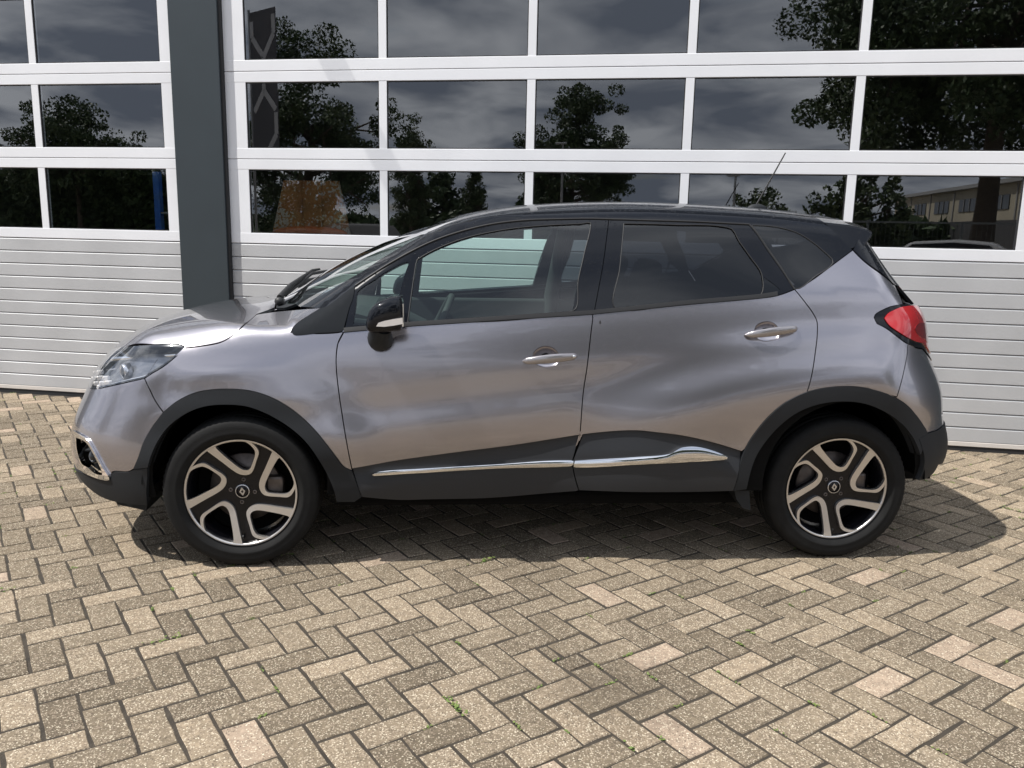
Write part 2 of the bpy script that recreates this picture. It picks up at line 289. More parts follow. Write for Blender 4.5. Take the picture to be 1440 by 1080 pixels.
# traced outlines on the body surface: x, y, z in metres
OUT = {
  'headlamp': [(-2.0326,-0.4796,0.8008), (-2.0114,-0.4675,0.8215), (-1.9862,-0.4483,0.851), (-1.92,-0.4827,0.8802), (-1.7913,-0.6651,0.9182), (-1.6642,-0.751,0.9385), (-1.561,-0.7748,0.9467), (-1.5297,-0.7851,0.9415), (-1.5179,-0.7945,0.9321), (-1.5525,-0.8116,0.897), (-1.5991,-0.82,0.8587), (-1.6492,-0.8159,0.8281), (-1.6805,-0.8107,0.8073), (-1.7578,-0.7825,0.7857), (-1.842,-0.7389,0.761), (-1.9259,-0.6755,0.7361), (-1.9787,-0.6132,0.7257), (-2.0337,-0.4928,0.7537)],
  'hood_line': [(-1.5179,-0.7945,0.9321), (-1.4596,-0.798,0.939), (-1.3828,-0.7982,0.9535), (-1.3457,-0.7912,0.9706), (-1.3023,-0.7659,1.0073), (-1.2789,-0.6935,1.034), (-1.271,-0.5658,1.0519)],
  'bumper_line': [(-1.6804,-0.8109,0.8063), (-1.6588,-0.8263,0.7667), (-1.6324,-0.8432,0.7206), (-1.5969,-0.8595,0.6746)],
  'farch_out': [(-1.7315,-0.8525,0.4335), (-1.7064,-0.8612,0.4847), (-1.6789,-0.8602,0.5549), (-1.6376,-0.8591,0.6227), (-1.5969,-0.8595,0.6746), (-1.5387,-0.8567,0.7218), (-1.4715,-0.8556,0.7544), (-1.4042,-0.8574,0.7688), (-1.3183,-0.8601,0.7727), (-1.242,-0.8627,0.7655), (-1.1657,-0.8672,0.7419), (-1.0991,-0.8711,0.7049), (-1.0422,-0.8746,0.6607), (-0.9843,-0.8839,0.6035), (-0.9363,-0.8907,0.5434), (-0.8988,-0.8886,0.4897), (-0.8713,-0.8795,0.4479), (-0.8377,-0.8747,0.4288)],
  'farch_in': [(-1.6902,-0.8344,0.2708), (-1.6681,-0.8698,0.4445), (-1.6494,-0.874,0.4982), (-1.6238,-0.8706,0.5525), (-1.5873,-0.8662,0.6064), (-1.5399,-0.8656,0.6492), (-1.4815,-0.8657,0.6841), (-1.4143,-0.8663,0.7043), (-1.3379,-0.868,0.7098), (-1.2618,-0.8699,0.7034), (-1.186,-0.8721,0.676), (-1.1099,-0.877,0.6321), (-1.0424,-0.8867,0.579), (-0.9949,-0.891,0.5213), (-0.9588,-0.8824,0.4553), (-0.932,-0.8734,0.3926), (-0.914,-0.8681,0.3387), (-0.9065,-0.8565,0.2876)],
  'fblack_top': [(-2.0745,-0.5951,0.3617), (-2.0139,-0.6801,0.3707), (-1.9466,-0.7389,0.365), (-1.8817,-0.7812,0.3652), (-1.8467,-0.8008,0.3732), (-1.8341,-0.8103,0.4091), (-1.7602,-0.8414,0.4181), (-1.7315,-0.8525,0.4335)],
  'fblack_bot': [(-1.6902,-0.8344,0.2708), (-1.7822,-0.8066,0.2672), (-1.9037,-0.7405,0.2722), (-1.9841,-0.6817,0.2961), (-2.0695,-0.5879,0.3322)],
  'fog_out': [(-2.0473,-0.6328,0.5437), (-1.996,-0.6934,0.542), (-1.9542,-0.7325,0.5323), (-1.924,-0.7591,0.503), (-1.8944,-0.7805,0.4625), (-1.8681,-0.7943,0.4199), (-1.8433,-0.8034,0.3812), (-1.8477,-0.8001,0.3709), (-1.8813,-0.7817,0.3674), (-1.9384,-0.7463,0.3719), (-1.9872,-0.7083,0.3791), (-2.0162,-0.6825,0.3927), (-2.0019,-0.7004,0.4217), (-2.0202,-0.6816,0.4771), (-2.029,-0.6655,0.515)],
  'fog_in': [(-2.0184,-0.6757,0.5218), (-1.972,-0.7202,0.5213), (-1.9438,-0.7444,0.5095), (-1.9186,-0.7649,0.4788), (-1.896,-0.7798,0.4442), (-1.8754,-0.7888,0.4002), (-1.8804,-0.7851,0.3903), (-1.9154,-0.7644,0.3904), (-1.9523,-0.7411,0.4097), (-1.9836,-0.7165,0.4158), (-1.9998,-0.7031,0.4356), (-2.0156,-0.6857,0.4835)],
  'door_front': [(-0.8751,-0.8046,0.9985), (-0.8936,-0.8187,0.9585), (-0.8997,-0.8335,0.9011), (-0.8978,-0.8416,0.8427), (-0.8882,-0.8548,0.7552), (-0.8737,-0.8694,0.6577), (-0.8541,-0.8882,0.5405), (-0.8376,-0.8755,0.4342), (-0.8193,-0.8701,0.3701), (-0.8014,-0.8591,0.3087)],
  'sail': [(-1.0873,-0.7911,1.0007), (-1.0838,-0.7812,1.0133), (-1.0684,-0.76,1.0328), (-1.0253,-0.7316,1.0621), (-0.9773,-0.7187,1.0923), (-0.9412,-0.728,1.1067), (-0.8341,-0.7017,1.184), (-0.8366,-0.7327,1.1384), (-0.8498,-0.753,1.1002), (-0.869,-0.7953,1.0202), (-0.8753,-0.8014,1.006), (-0.9776,-0.8005,0.997), (-1.0697,-0.7998,0.9881)],
  'fender_top': [(-1.271,-0.5658,1.0519), (-1.2194,-0.5422,1.0584), (-1.1309,-0.5758,1.0712), (-1.048,-0.6459,1.0853), (-0.9786,-0.7086,1.0964)],
  'apillar_top': [(-1.0821,-0.5909,1.0878), (-0.9837,-0.5931,1.143), (-0.8279,-0.6052,1.2345), (-0.6974,-0.559,1.3207), (-0.5733,-0.5552,1.3928), (-0.4801,-0.5453,1.4396), (-0.4011,-0.4827,1.4744), (-0.2983,-0.4301,1.5044), (-0.1881,-0.3937,1.5264)],
  'door_top': [(-0.9573,-0.7187,1.1036), (-0.888,-0.7136,1.1461), (-0.8295,-0.6968,1.1907), (-0.7704,-0.6847,1.2309), (-0.6908,-0.6706,1.2825), (-0.5705,-0.6525,1.3502), (-0.4897,-0.641,1.3876), (-0.4084,-0.6323,1.4172), (-0.3061,-0.6244,1.4463), (-0.2033,-0.6201,1.4666), (-0.048,-0.6169,1.4819), (0.15,-0.6168,1.4901), (0.2622,-0.6235,1.4903), (0.4413,-0.634,1.4889), (0.6512,-0.6432,1.487), (0.7995,-0.6483,1.4828), (0.8849,-0.65,1.4804)],
  'fglass': [(-0.6062,-0.7961,1.0478), (-0.5747,-0.6825,1.289), (-0.5679,-0.6755,1.3048), (-0.4793,-0.6588,1.354), (-0.3575,-0.6447,1.4002), (-0.2039,-0.6364,1.4353), (-0.0492,-0.6334,1.4555), (0.1482,-0.6323,1.4696), (0.1816,-0.6315,1.4734), (0.1468,-0.6988,1.3421), (0.1169,-0.7475,1.233), (0.0874,-0.8007,1.1041)],
  'fquarter': [(-0.8322,-0.791,1.0329), (-0.8238,-0.7444,1.1197), (-0.8178,-0.7184,1.1674), (-0.7493,-0.7002,1.2171), (-0.69,-0.6868,1.2573), (-0.6081,-0.6775,1.2932), (-0.6194,-0.6976,1.2489), (-0.6401,-0.7339,1.1711), (-0.6504,-0.7963,1.0424)],
  'fbelt_bot': [(-0.8704,-0.8024,1.0042), (-0.7728,-0.8026,1.0141), (-0.6158,-0.8027,1.0306), (-0.4083,-0.8044,1.0469), (-0.1693,-0.8057,1.0656), (0.1326,-0.8069,1.0881), (0.1731,-0.8069,1.0916)],
  'gap_doors': [(0.2622,-0.6235,1.4903), (0.2514,-0.6581,1.4342), (0.227,-0.72,1.3038), (0.2019,-0.7672,1.1952), (0.1815,-0.8026,1.1074), (0.1729,-0.8136,1.0682), (0.1623,-0.8328,0.9897), (0.1486,-0.8515,0.8605), (0.1337,-0.8638,0.7399), (0.1254,-0.8733,0.5554), (0.1287,-0.8752,0.5976), (0.1115,-0.8702,0.5284), (0.0972,-0.8649,0.4585), (0.1116,-0.8659,0.395), (0.1319,-0.863,0.333)],
  'rglass': [(0.327,-0.6392,1.4733), (0.5439,-0.6497,1.4725), (0.7963,-0.6614,1.4633), (0.8323,-0.6921,1.405), (0.8784,-0.7254,1.3352), (0.9179,-0.7575,1.269), (0.9018,-0.7978,1.1808), (0.7275,-0.7996,1.1634), (0.5825,-0.8015,1.1465), (0.273,-0.8016,1.1185), (0.2979,-0.7314,1.2853)],
  'rquart_small': [(0.9271,-0.7638,1.2562), (0.9909,-0.7883,1.2078), (0.9844,-0.7937,1.1959), (0.963,-0.7958,1.1896), (0.9113,-0.7972,1.1829)],
  'rbelt_bot': [(0.1731,-0.8069,1.0916), (0.3666,-0.8057,1.1129), (0.5822,-0.8041,1.1376), (0.7789,-0.8033,1.1563), (0.9041,-0.8023,1.169), (0.9777,-0.8002,1.181), (1.0558,-0.7902,1.2078)],
  'rdoor_rear': [(0.8849,-0.65,1.4804), (0.9118,-0.671,1.4472), (0.9569,-0.7079,1.3718), (1.0109,-0.7496,1.2874), (1.0558,-0.7902,1.2078), (1.102,-0.8123,1.15), (1.1376,-0.8256,1.1005), (1.1497,-0.8362,1.0659), (1.1369,-0.8712,0.9728), (1.1106,-0.9108,0.8557), (1.0894,-0.9209,0.7731)],
  'qglass': [(0.8973,-0.652,1.4776), (0.96,-0.6519,1.4768), (1.0239,-0.6556,1.4699), (1.0969,-0.6659,1.4507), (1.1575,-0.683,1.416), (1.2067,-0.7018,1.3761), (1.2484,-0.7287,1.3262), (1.1562,-0.7638,1.2638), (1.0593,-0.7889,1.2108), (1.0119,-0.7456,1.2954), (0.9578,-0.704,1.3799)],
  'color_line': [(1.0558,-0.7902,1.2078), (1.1091,-0.78,1.2314), (1.1552,-0.767,1.2578), (1.2029,-0.7506,1.2884), (1.2515,-0.7328,1.3192), (1.3135,-0.7091,1.3575), (1.3476,-0.6956,1.3784)],
  'cpil_rear': [(1.245,-0.6199,1.493), (1.2942,-0.666,1.4359), (1.3476,-0.6956,1.3784)],
  'fin': [(1.3476,-0.6956,1.3784), (1.4046,-0.7302,1.3185), (1.4902,-0.7451,1.2584), (1.5414,-0.7281,1.2267)],
  'tail_out': [(1.4057,-0.8301,1.0937), (1.4138,-0.8261,1.1088), (1.4411,-0.8222,1.1242), (1.4853,-0.8165,1.1417), (1.5559,-0.7858,1.149), (1.6802,-0.6693,1.1343), (1.7416,-0.6261,1.1179), (1.7522,-0.6355,1.0872), (1.7627,-0.6476,1.0339), (1.779,-0.6469,0.9679), (1.7781,-0.6409,0.9383), (1.6847,-0.7558,0.9478), (1.6203,-0.8062,0.9611), (1.554,-0.8404,0.9864), (1.5021,-0.8495,1.0184), (1.4591,-0.8436,1.0483), (1.4172,-0.8376,1.0689)],
  'tail_red': [(1.4479,-0.8303,1.09), (1.4747,-0.8228,1.1185), (1.5359,-0.804,1.138), (1.6691,-0.6888,1.1317), (1.7402,-0.6259,1.1113), (1.7494,-0.6406,1.0659), (1.7634,-0.6472,1.0009), (1.7472,-0.6779,0.9632), (1.681,-0.7535,0.9711), (1.6196,-0.8026,0.9849), (1.5535,-0.8367,1.0099), (1.5028,-0.8447,1.0364), (1.4678,-0.8391,1.0602)],
  'rbump_line': [(1.5692,-0.8349,0.9764), (1.5624,-0.8481,0.9311), (1.5375,-0.8787,0.8627), (1.5152,-0.9012,0.804), (1.5003,-0.9099,0.7586)],
  'rblack_top': [(1.6517,-0.8678,0.5677), (1.703,-0.8389,0.5812), (1.7386,-0.8158,0.5809), (1.7791,-0.7854,0.5806), (1.8307,-0.737,0.583), (1.8583,-0.7055,0.5824)],
  'rblack_right': [(1.9169,-0.6421,0.545), (1.9198,-0.6473,0.5126), (1.8676,-0.7257,0.4843), (1.797,-0.7927,0.4678), (1.7877,-0.7997,0.4546), (1.8032,-0.7819,0.4166), (1.7848,-0.786,0.3828), (1.7391,-0.814,0.3653), (1.6708,-0.8554,0.3655)],
  'rblack_in': [(1.6708,-0.8554,0.3655), (1.681,-0.8596,0.4055), (1.683,-0.8636,0.4495), (1.6725,-0.8675,0.4933), (1.6585,-0.8706,0.5239), (1.6393,-0.8737,0.5627)],
  'rarch_out': [(0.8068,-0.8966,0.336), (0.8194,-0.9025,0.3971), (0.8304,-0.9044,0.483), (0.8428,-0.9052,0.5256), (0.8762,-0.9093,0.592), (0.9297,-0.9177,0.6704), (0.9965,-0.9208,0.7335), (1.0867,-0.9207,0.7803), (1.1691,-0.9204,0.7991), (1.2737,-0.9205,0.8068), (1.3595,-0.9198,0.7987), (1.4489,-0.9164,0.7754), (1.5506,-0.8983,0.7247), (1.628,-0.8712,0.6602), (1.6809,-0.8483,0.6062), (1.6992,-0.841,0.5815)],
  'rarch_in': [(0.8653,-0.8978,0.3447), (0.8754,-0.9034,0.4238), (0.8959,-0.9045,0.4966), (0.9324,-0.9061,0.5627), (0.9824,-0.9124,0.6294), (1.0489,-0.9179,0.6872), (1.1341,-0.9198,0.7253), (1.2381,-0.9199,0.7412), (1.3462,-0.9176,0.7326), (1.4507,-0.9095,0.6943), (1.5387,-0.8979,0.6397), (1.6018,-0.8854,0.5777), (1.6323,-0.8797,0.5329), (1.6572,-0.8743,0.4879)],
  'clad_top_f': [(-0.8326,-0.8756,0.4373), (-0.7443,-0.8676,0.4511), (-0.6453,-0.862,0.4678), (-0.5455,-0.8636,0.4825), (-0.4053,-0.8653,0.5023), (-0.1434,-0.8667,0.5364), (0.1263,-0.8747,0.5818)],
  'clad_top_r': [(0.1394,-0.8757,0.5842), (0.2594,-0.8881,0.5997), (0.3591,-0.8998,0.6067), (0.4396,-0.9078,0.6014), (0.5629,-0.9124,0.5868), (0.6907,-0.9081,0.5573), (0.83,-0.905,0.515)],
  'sill_bot': [(-0.9062,-0.8582,0.2934), (-0.7965,-0.8585,0.3085), (-0.6475,-0.8372,0.2874), (-0.5258,-0.837,0.2885), (-0.2391,-0.8386,0.2943), (0.1301,-0.8622,0.3295), (0.5828,-0.8961,0.332), (0.6882,-0.8962,0.3335), (0.8068,-0.8966,0.336)],
  'chrome_f': [(-0.7568,-0.8652,0.412), (-0.7252,-0.8617,0.4243), (-0.5457,-0.8556,0.4353), (-0.2427,-0.8562,0.452), (0.0998,-0.8655,0.4703), (0.0947,-0.8644,0.4446), (-0.2423,-0.8547,0.4326), (-0.5457,-0.8542,0.4149), (-0.7451,-0.8634,0.4051)],
  'chrome_r': [(0.109,-0.8664,0.4694), (0.365,-0.898,0.4933), (0.5071,-0.9058,0.5098), (0.5609,-0.9078,0.5386), (0.6454,-0.907,0.5382), (0.7651,-0.9048,0.496), (0.7566,-0.9046,0.4833), (0.572,-0.9047,0.4713), (0.3868,-0.8998,0.4611), (0.1091,-0.866,0.4397)],
  'handle_f': [(-0.1272,-0.8457,0.8963), (-0.1093,-0.8439,0.9103), (-0.0693,-0.8429,0.9205), (-0.009,-0.8432,0.9241), (0.0513,-0.8427,0.9325), (0.0865,-0.8422,0.9388), (0.1037,-0.8435,0.933), (0.1069,-0.8457,0.9202), (0.1,-0.8474,0.9073), (0.0819,-0.8478,0.9021), (0.0314,-0.8472,0.9017), (-0.0188,-0.8478,0.8913), (-0.0689,-0.8479,0.8849), (-0.1141,-0.8471,0.8866)],
  'cup_f': [(-0.0832,-0.8438,0.9135), (-0.0773,-0.8405,0.9332), (-0.0594,-0.8375,0.9501), (-0.0293,-0.8361,0.9592), (0.0009,-0.8378,0.9536), (0.0211,-0.841,0.9391), (0.0282,-0.8433,0.9274), (0.0325,-0.848,0.8948), (0.0217,-0.8492,0.8817), (-0.0083,-0.8498,0.8704), (-0.0385,-0.8496,0.8692), (-0.0638,-0.8485,0.879), (-0.074,-0.8474,0.8889)],
  'handle_r': [(0.8273,-0.8426,1.0153), (0.8486,-0.8387,1.0294), (0.8904,-0.8369,1.0398), (0.9527,-0.8375,1.0445), (1.0051,-0.8356,1.0551), (1.0418,-0.8353,1.0595), (1.057,-0.8377,1.0538), (1.0593,-0.8421,1.0421), (1.0499,-0.8472,1.0283), (1.0235,-0.8487,1.0221), (0.982,-0.8479,1.0195), (0.9402,-0.849,1.0121), (0.8884,-0.8487,1.0065), (0.8422,-0.8463,1.0068)],
  'cup_r': [(0.8716,-0.8376,1.0356), (0.8784,-0.8328,1.0514), (0.8965,-0.8293,1.0655), (0.9279,-0.8282,1.0729), (0.9537,-0.83,1.0682), (0.9719,-0.8347,1.0546), (0.9785,-0.8386,1.0439), (0.9839,-0.8488,1.0176), (0.9701,-0.8552,0.9999), (0.9386,-0.8575,0.9897), (0.9077,-0.8564,0.9883), (0.8847,-0.8522,0.9967), (0.8762,-0.8474,1.0082)],
  'fskirt': [(-0.9065,-0.8565,0.2876), (-0.832,-0.8553,0.2865), (-0.8014,-0.8591,0.3087)],
}
MIRROR = (-0.6774, -0.9180, 1.0965)
AER0 = (1.1528, 0.0000, 1.5758)
AER1 = (1.2915, 0.0000, 1.8505)
LAMP_PTS = [(-1.8378,-0.7048,0.8287), (-2.0171,-0.4824,0.7734), (-1.9567,-0.5809,0.7963), (-1.9927,-0.5512,0.7624), (-1.9388,-0.6297,0.7790), (-1.8967,-0.6769,0.7858), (-1.9553,-0.6273,0.7536), (-1.9127,-0.6746,0.7627), (-1.8784,-0.7045,0.7705), (-1.9250,-0.6712,0.7456)]
MIR_IND = [(-0.7204,1.0551), (-0.7120,1.0692), (-0.6899,1.0764), (-0.6567,1.0838), (-0.6179,1.0898), (-0.6166,1.0660), (-0.6541,1.0586), (-0.6901,1.0540)]
BROKEN_AT = [(-0.094,-1.615,0.05), (0.015,-1.560,-0.3), (-0.013,-1.739,0), (0.034,-1.816,0.12)]
# ================================================================ GROUND AND PAVING
def ground_mat():
    m = bpy.data.materials.new('paver_stone'); m.use_nodes = True; t = m.node_tree; l = t.links; b = t.nodes['Principled BSDF']
    at = t.nodes.new('ShaderNodeAttribute'); at.attribute_name = 'tint'
    g = t.nodes.new('ShaderNodeNewGeometry')
    sp = t.nodes.new('ShaderNodeSeparateColor'); l.new(at.outputs['Color'], sp.inputs[0])
    base = t.nodes.new('ShaderNodeValToRGB'); l.new(sp.outputs[0], base.inputs[0])
    cr = base.color_ramp; cr.elements[0].position = 0; cr.elements[0].color = (.150, .119, .082, 1); cr.elements[1].position = 1; cr.elements[1].color = (.37, .28, .215, 1)
    e = cr.elements.new(.45); e.color = (.235, .188, .130, 1); e = cr.elements.new(.8); e.color = (.30, .236, .164, 1)
    big = t.nodes.new('ShaderNodeTexNoise'); big.inputs['Scale'].default_value = 1.3; big.inputs['Detail'].default_value = 5; l.new(g.outputs['Position'], big.inputs['Vector'])
    bm_ = t.nodes.new('ShaderNodeMapRange'); bm_.inputs['From Min'].default_value = .3; bm_.inputs['From Max'].default_value = .7; bm_.inputs['To Min'].default_value = .70; bm_.inputs['To Max'].default_value = .98; l.new(big.outputs['Fac'], bm_.inputs['Value'])
    fin = t.nodes.new('ShaderNodeTexNoise'); fin.inputs['Scale'].default_value = 32; fin.inputs['Detail'].default_value = 6; fin.inputs['Roughness'].default_value = .7; l.new(g.outputs['Position'], fin.inputs['Vector'])
    fm = t.nodes.new('ShaderNodeMapRange'); fm.inputs['From Min'].default_value = .3; fm.inputs['From Max'].default_value = .7; fm.inputs['To Min'].default_value = .66; fm.inputs['To Max'].default_value = 1.25; l.new(fin.outputs['Fac'], fm.inputs['Value'])
    mu = t.nodes.new('ShaderNodeMath'); mu.operation = 'MULTIPLY'; l.new(bm_.outputs[0], mu.inputs[0]); l.new(fm.outputs[0], mu.inputs[1])
    m1 = t.nodes.new('ShaderNodeVectorMath'); m1.operation = 'SCALE'; l.new(base.outputs[0], m1.inputs[0]); l.new(mu.outputs[0], m1.inputs['Scale'])
    # exposed aggregate: pale and dark pebbles
    v = t.nodes.new('ShaderNodeTexVoronoi'); v.inputs['Scale'].default_value = 200; l.new(g.outputs['Position'], v.inputs['Vector'])
    wn = t.nodes.new('ShaderNodeSeparateColor'); l.new(v.outputs['Color'], wn.inputs[0])
    pe = t.nodes.new('ShaderNodeMath'); pe.operation = 'LESS_THAN'; l.new(wn.outputs[0], pe.inputs[0]); l.new(sp.outputs[1], pe.inputs[1])
    di = t.nodes.new('ShaderNodeMath'); di.operation = 'LESS_THAN'; l.new(v.outputs['Distance'], di.inputs[0]); di.inputs[1].default_value = .52
    pm = t.nodes.new('ShaderNodeMath'); pm.operation = 'MULTIPLY'; l.new(pe.outputs[0], pm.inputs[0]); l.new(di.outputs[0], pm.inputs[1])
    pc = t.nodes.new('ShaderNodeValToRGB'); l.new(wn.outputs[1], pc.inputs[0])
    pc.color_ramp.elements[0].position = .05; pc.color_ramp.elements[0].color = (.085, .066, .050, 1); pc.color_ramp.elements[1].position = .98; pc.color_ramp.elements[1].color = (.62, .55, .42, 1)
    e = pc.color_ramp.elements.new(.78); e.color = (.44, .365, .275, 1)
    e = pc.color_ramp.elements.new(.40); e.color = (.27, .212, .155, 1)
    pf = t.nodes.new('ShaderNodeMath'); pf.operation = 'MULTIPLY'; l.new(pm.outputs[0], pf.inputs[0]); pf.inputs[1].default_value = .8
    m2 = t.nodes.new('ShaderNodeMixRGB'); l.new(pf.outputs[0], m2.inputs[0]); l.new(m1.outputs[0], m2.inputs[1]); l.new(pc.outputs[0], m2.inputs[2])
    # oil-dark stain round the broken stones
    st = t.nodes.new('ShaderNodeVectorMath'); st.operation = 'DISTANCE'; l.new(g.outputs['Position'], st.inputs[0]); st.inputs[1].default_value = (.06, -1.86, 0)
    sn = t.nodes.new('ShaderNodeMath'); sn.operation = 'MULTIPLY_ADD'; l.new(fin.outputs['Fac'], sn.inputs[0]); sn.inputs[1].default_value = .3; l.new(st.outputs['Value'], sn.inputs[2])
    sr = t.nodes.new('ShaderNodeMapRange'); sr.inputs['From Min'].default_value = .18; sr.inputs['From Max'].default_value = .50; sr.inputs['To Min'].default_value = .62; sr.inputs['To Max'].default_value = 1; l.new(sn.outputs[0], sr.inputs['Value'])
    m3 = t.nodes.new('ShaderNodeVectorMath'); m3.operation = 'SCALE'; l.new(m2.outputs[0], m3.inputs[0]); tv = t.nodes.new('ShaderNodeMapRange'); tv.inputs['To Min'].default_value = .84; tv.inputs['To Max'].default_value = 1.18; l.new(sp.outputs[0], tv.inputs['Value'])
    tm_ = t.nodes.new('ShaderNodeMath'); tm_.operation = 'MULTIPLY'; l.new(sr.outputs[0], tm_.inputs[0]); l.new(tv.outputs[0], tm_.inputs[1]); l.new(tm_.outputs[0], m3.inputs['Scale'])
    l.new(m3.outputs[0], b.inputs['Base Color']); b.inputs['Roughness'].default_value = .92; b.inputs['Specular IOR Level'].default_value = .25
    hs = t.nodes.new('ShaderNodeMath'); hs.operation = 'MULTIPLY_ADD'; l.new(pm.outputs[0], hs.inputs[0]); hs.inputs[1].default_value = .5; l.new(fin.outputs['Fac'], hs.inputs[2])
    bp = t.nodes.new('ShaderNodeBump'); bp.inputs['Strength'].default_value = .7; bp.inputs['Distance'].default_value = .004; l.new(hs.outputs[0], bp.inputs['Height']); l.new(bp.outputs[0], b.inputs['Normal'])
    return m
M_paver = ground_mat()
M_sand = mat('joint_sand', (.040, .032, .023), .95, var=.35, vscale=14, bump=.5, bscale=200)
M_asphalt = mat('yard_surface', (.27, .235, .19), .95, var=.2, vscale=1.5, bump=.4, bscale=50)
WO = Vector((0, 1.7851, 0)); WD = Vector((.96581, -.25925, 0)); WN = Vector((.25925, .96581, 0))      # the wall: a point, along, into the building
g = MB(); g.add([(-300, -300, -.06), (300, -300, -.06), (300, 300, -.06), (-300, 300, -.06)], [(0, 1, 2, 3)])
g.obj('ground', M_asphalt, kind='structure')
PX0, PX1, PY0 = -9.5, 9.5, -8.5
pv = MB(); pv.add([(PX0, PY0, -.0034), (PX1, PY0, -.0034), (PX1, 5.2, -.0034), (PX0, 5.2, -.0034)], [(0, 1, 2, 3)])
pv.box((PX0, PY0, -.055), (PX1, 5.2, -.0040))
paving = pv.obj('paving', M_sand, kind='structure')
BA, BL, BW = R_(29.6), .2114, .1057
bu = np.array([math.cos(BA), math.sin(BA)]); bv = np.array([-math.sin(BA), math.cos(BA)])
def brick_shape(rs):
    """one worn paver about 207 x 101 mm, top at 0; corners and edges uneven"""
    hx, hy = .1010 + rs.uniform(-.0015, .0010), .0484 + rs.uniform(-.001, .0006)
    ring = []
    for (a, b_) in ((-1, -1), (-.33, -1), (.33, -1), (1, -1), (1, 0), (1, 1), (.33, 1), (-.33, 1), (-1, 1), (-1, 0)):
        ring.append((a * hx + rs.uniform(-.0024, .0016), b_ * hy + rs.uniform(-.0020, .0020)))
    n = len(ring); ch = .003
    v = [(x - math.copysign(ch, x) if abs(x) > .08 else x, y - math.copysign(ch, y) if abs(y) > .03 else y, rs.uniform(-.0006, .0006)) for x, y in ring]
    v += [(x, y, -.0028 + rs.uniform(-.0008, .0006)) for x, y in ring] + [(x, y, -.016) for x, y in ring]
    f = [tuple(range(n))]
    for k in (0, 1): f += [(k * n + i, k * n + n + i, k * n + n + (i + 1) % n, k * n + (i + 1) % n) for i in range(n)]
    return v, [q if i == 0 else tuple(reversed(q))[::-1] for i, q in enumerate(f)]
rs = random.Random(3)
SHAPES = [brick_shape(rs) for _ in range(24)]
def tint_of(r):
    t = r.random(); peb = .62 + .25 * r.random()
    if t < .10: return (.85 + .15 * r.random(), .40 + .2 * r.random())       # smooth pinkish stone
    if t < .20: return (.05 + .25 * r.random(), 1.0)        # grey stone worn to its pebbles
    return (.12 + .68 * r.random(), peb)
TINTS = [tint_of(rs) for _ in range(24)]
def set_tint(me, vals):
    a = me.attributes.new('tint', 'FLOAT_COLOR', 'POINT'); a.data.foreach_set('color', np.asarray(vals, np.float32).ravel())
bricks = []
nn = 130
for i in range(-nn, nn):
    for j in range(-nn, nn):
        c = (i + j) % 4
        if c == 0: ctr = (i + 1.0, j + .5); ang = 0
        elif c == 2: ctr = (i + .5, j + 1.0); ang = math.pi / 2
        else: continue
        p = bu * ((ctr[0] - .5) * BW) + bv * ((ctr[1] - 3.0) * BW) + np.array([-.205, -2.016])
        if not (PX0 + .15 < p[0] < PX1 - .15 and PY0 + .15 < p[1] < 5.0): continue
        if (p[0] - WO.x) * WN.x + (p[1] - WO.y) * WN.y > .02: continue
        bricks.append((p[0], p[1], BA + ang))
# the 300 that show largest
CR = np.array(CAM_R); CP = np.array(CAM_P)
bp_ = np.array([(b[0], b[1], 0) for b in bricks]); q = (bp_ - CP) @ CR.T
u_ = 720 + 1168 * q[:, 0] / q[:, 2]; v_ = 540 + 1168 * q[:, 1] / q[:, 2]
inside = (q[:, 2] > 0) & (u_ > -25) & (u_ < 1465) & (v_ < 1100)
order = np.argsort(np.where(inside, q[:, 2], 1e9)); near = set(order[:300].tolist())
bm_me = []
for (v, f), tn in zip(SHAPES, TINTS):
    me = bpy.data.meshes.new('brick'); me.from_pydata(v, [], f); me.update(); set_tint(me, [(tn[0], tn[1], 0, 1)] * len(v)); me.materials.append(M_paver); bm_me.append(me)
fv = []; ff = []; ft_ = []
BRK = {}
for px, py, sp in BROKEN_AT: BRK[int(np.argmin(np.hypot(bp_[:, 0] - px, bp_[:, 1] - py)))] = sp
for k, (x, y, a) in enumerate(bricks):
    if k in BRK:      # cracked stone: two sunken pieces with a gap between them
        for e in (-1, 1):
            o = link('brick', bm_me[(3 * k + e) % 24], None, paving); l_ = .5 - e * BRK[k]
            o.scale = (l_ - .035, .98, 1); o.location = (x + e * (1 - l_) * .104 * math.cos(a), y + e * (1 - l_) * .104 * math.sin(a), -.0012 + e * .0008); o.rotation_euler = (rs.gauss(0, .006), e * .008, a + e * .05)
        continue
    dz = max(-.0006, rs.gauss(0, .0008)); tx, ty = [max(-.006, min(.006, rs.gauss(0, .0036))) for _ in (0, 1)]; da = rs.gauss(0, .010)
    x += rs.gauss(0, .0011); y += rs.gauss(0, .0011)
    if k in near:
        o = link('brick', bm_me[rs.randrange(24)], None, paving); o.location = (x, y, dz); o.rotation_euler = (tx, ty, a + da + (math.pi if rs.random() < .5 else 0))
    else:
        v, f = SHAPES[rs.randrange(24)]; tn = tint_of(rs); n0 = len(fv); ca, sa = math.cos(a + da), math.sin(a + da)
        for (vx, vy, vz) in v: fv.append((x + vx * ca - vy * sa, y + vx * sa + vy * ca, vz + dz - vx * ty + vy * tx)); ft_.append((tn[0], tn[1], 0, 1))
        ff += [tuple(i + n0 for i in qd) for qd in f]
me = bpy.data.meshes.new('brick_field'); me.from_pydata(fv, [], ff); me.update(); set_tint(me, ft_); me.materials.append(M_paver)
bf = link('brick_field', me, None, paving, kind='stuff')
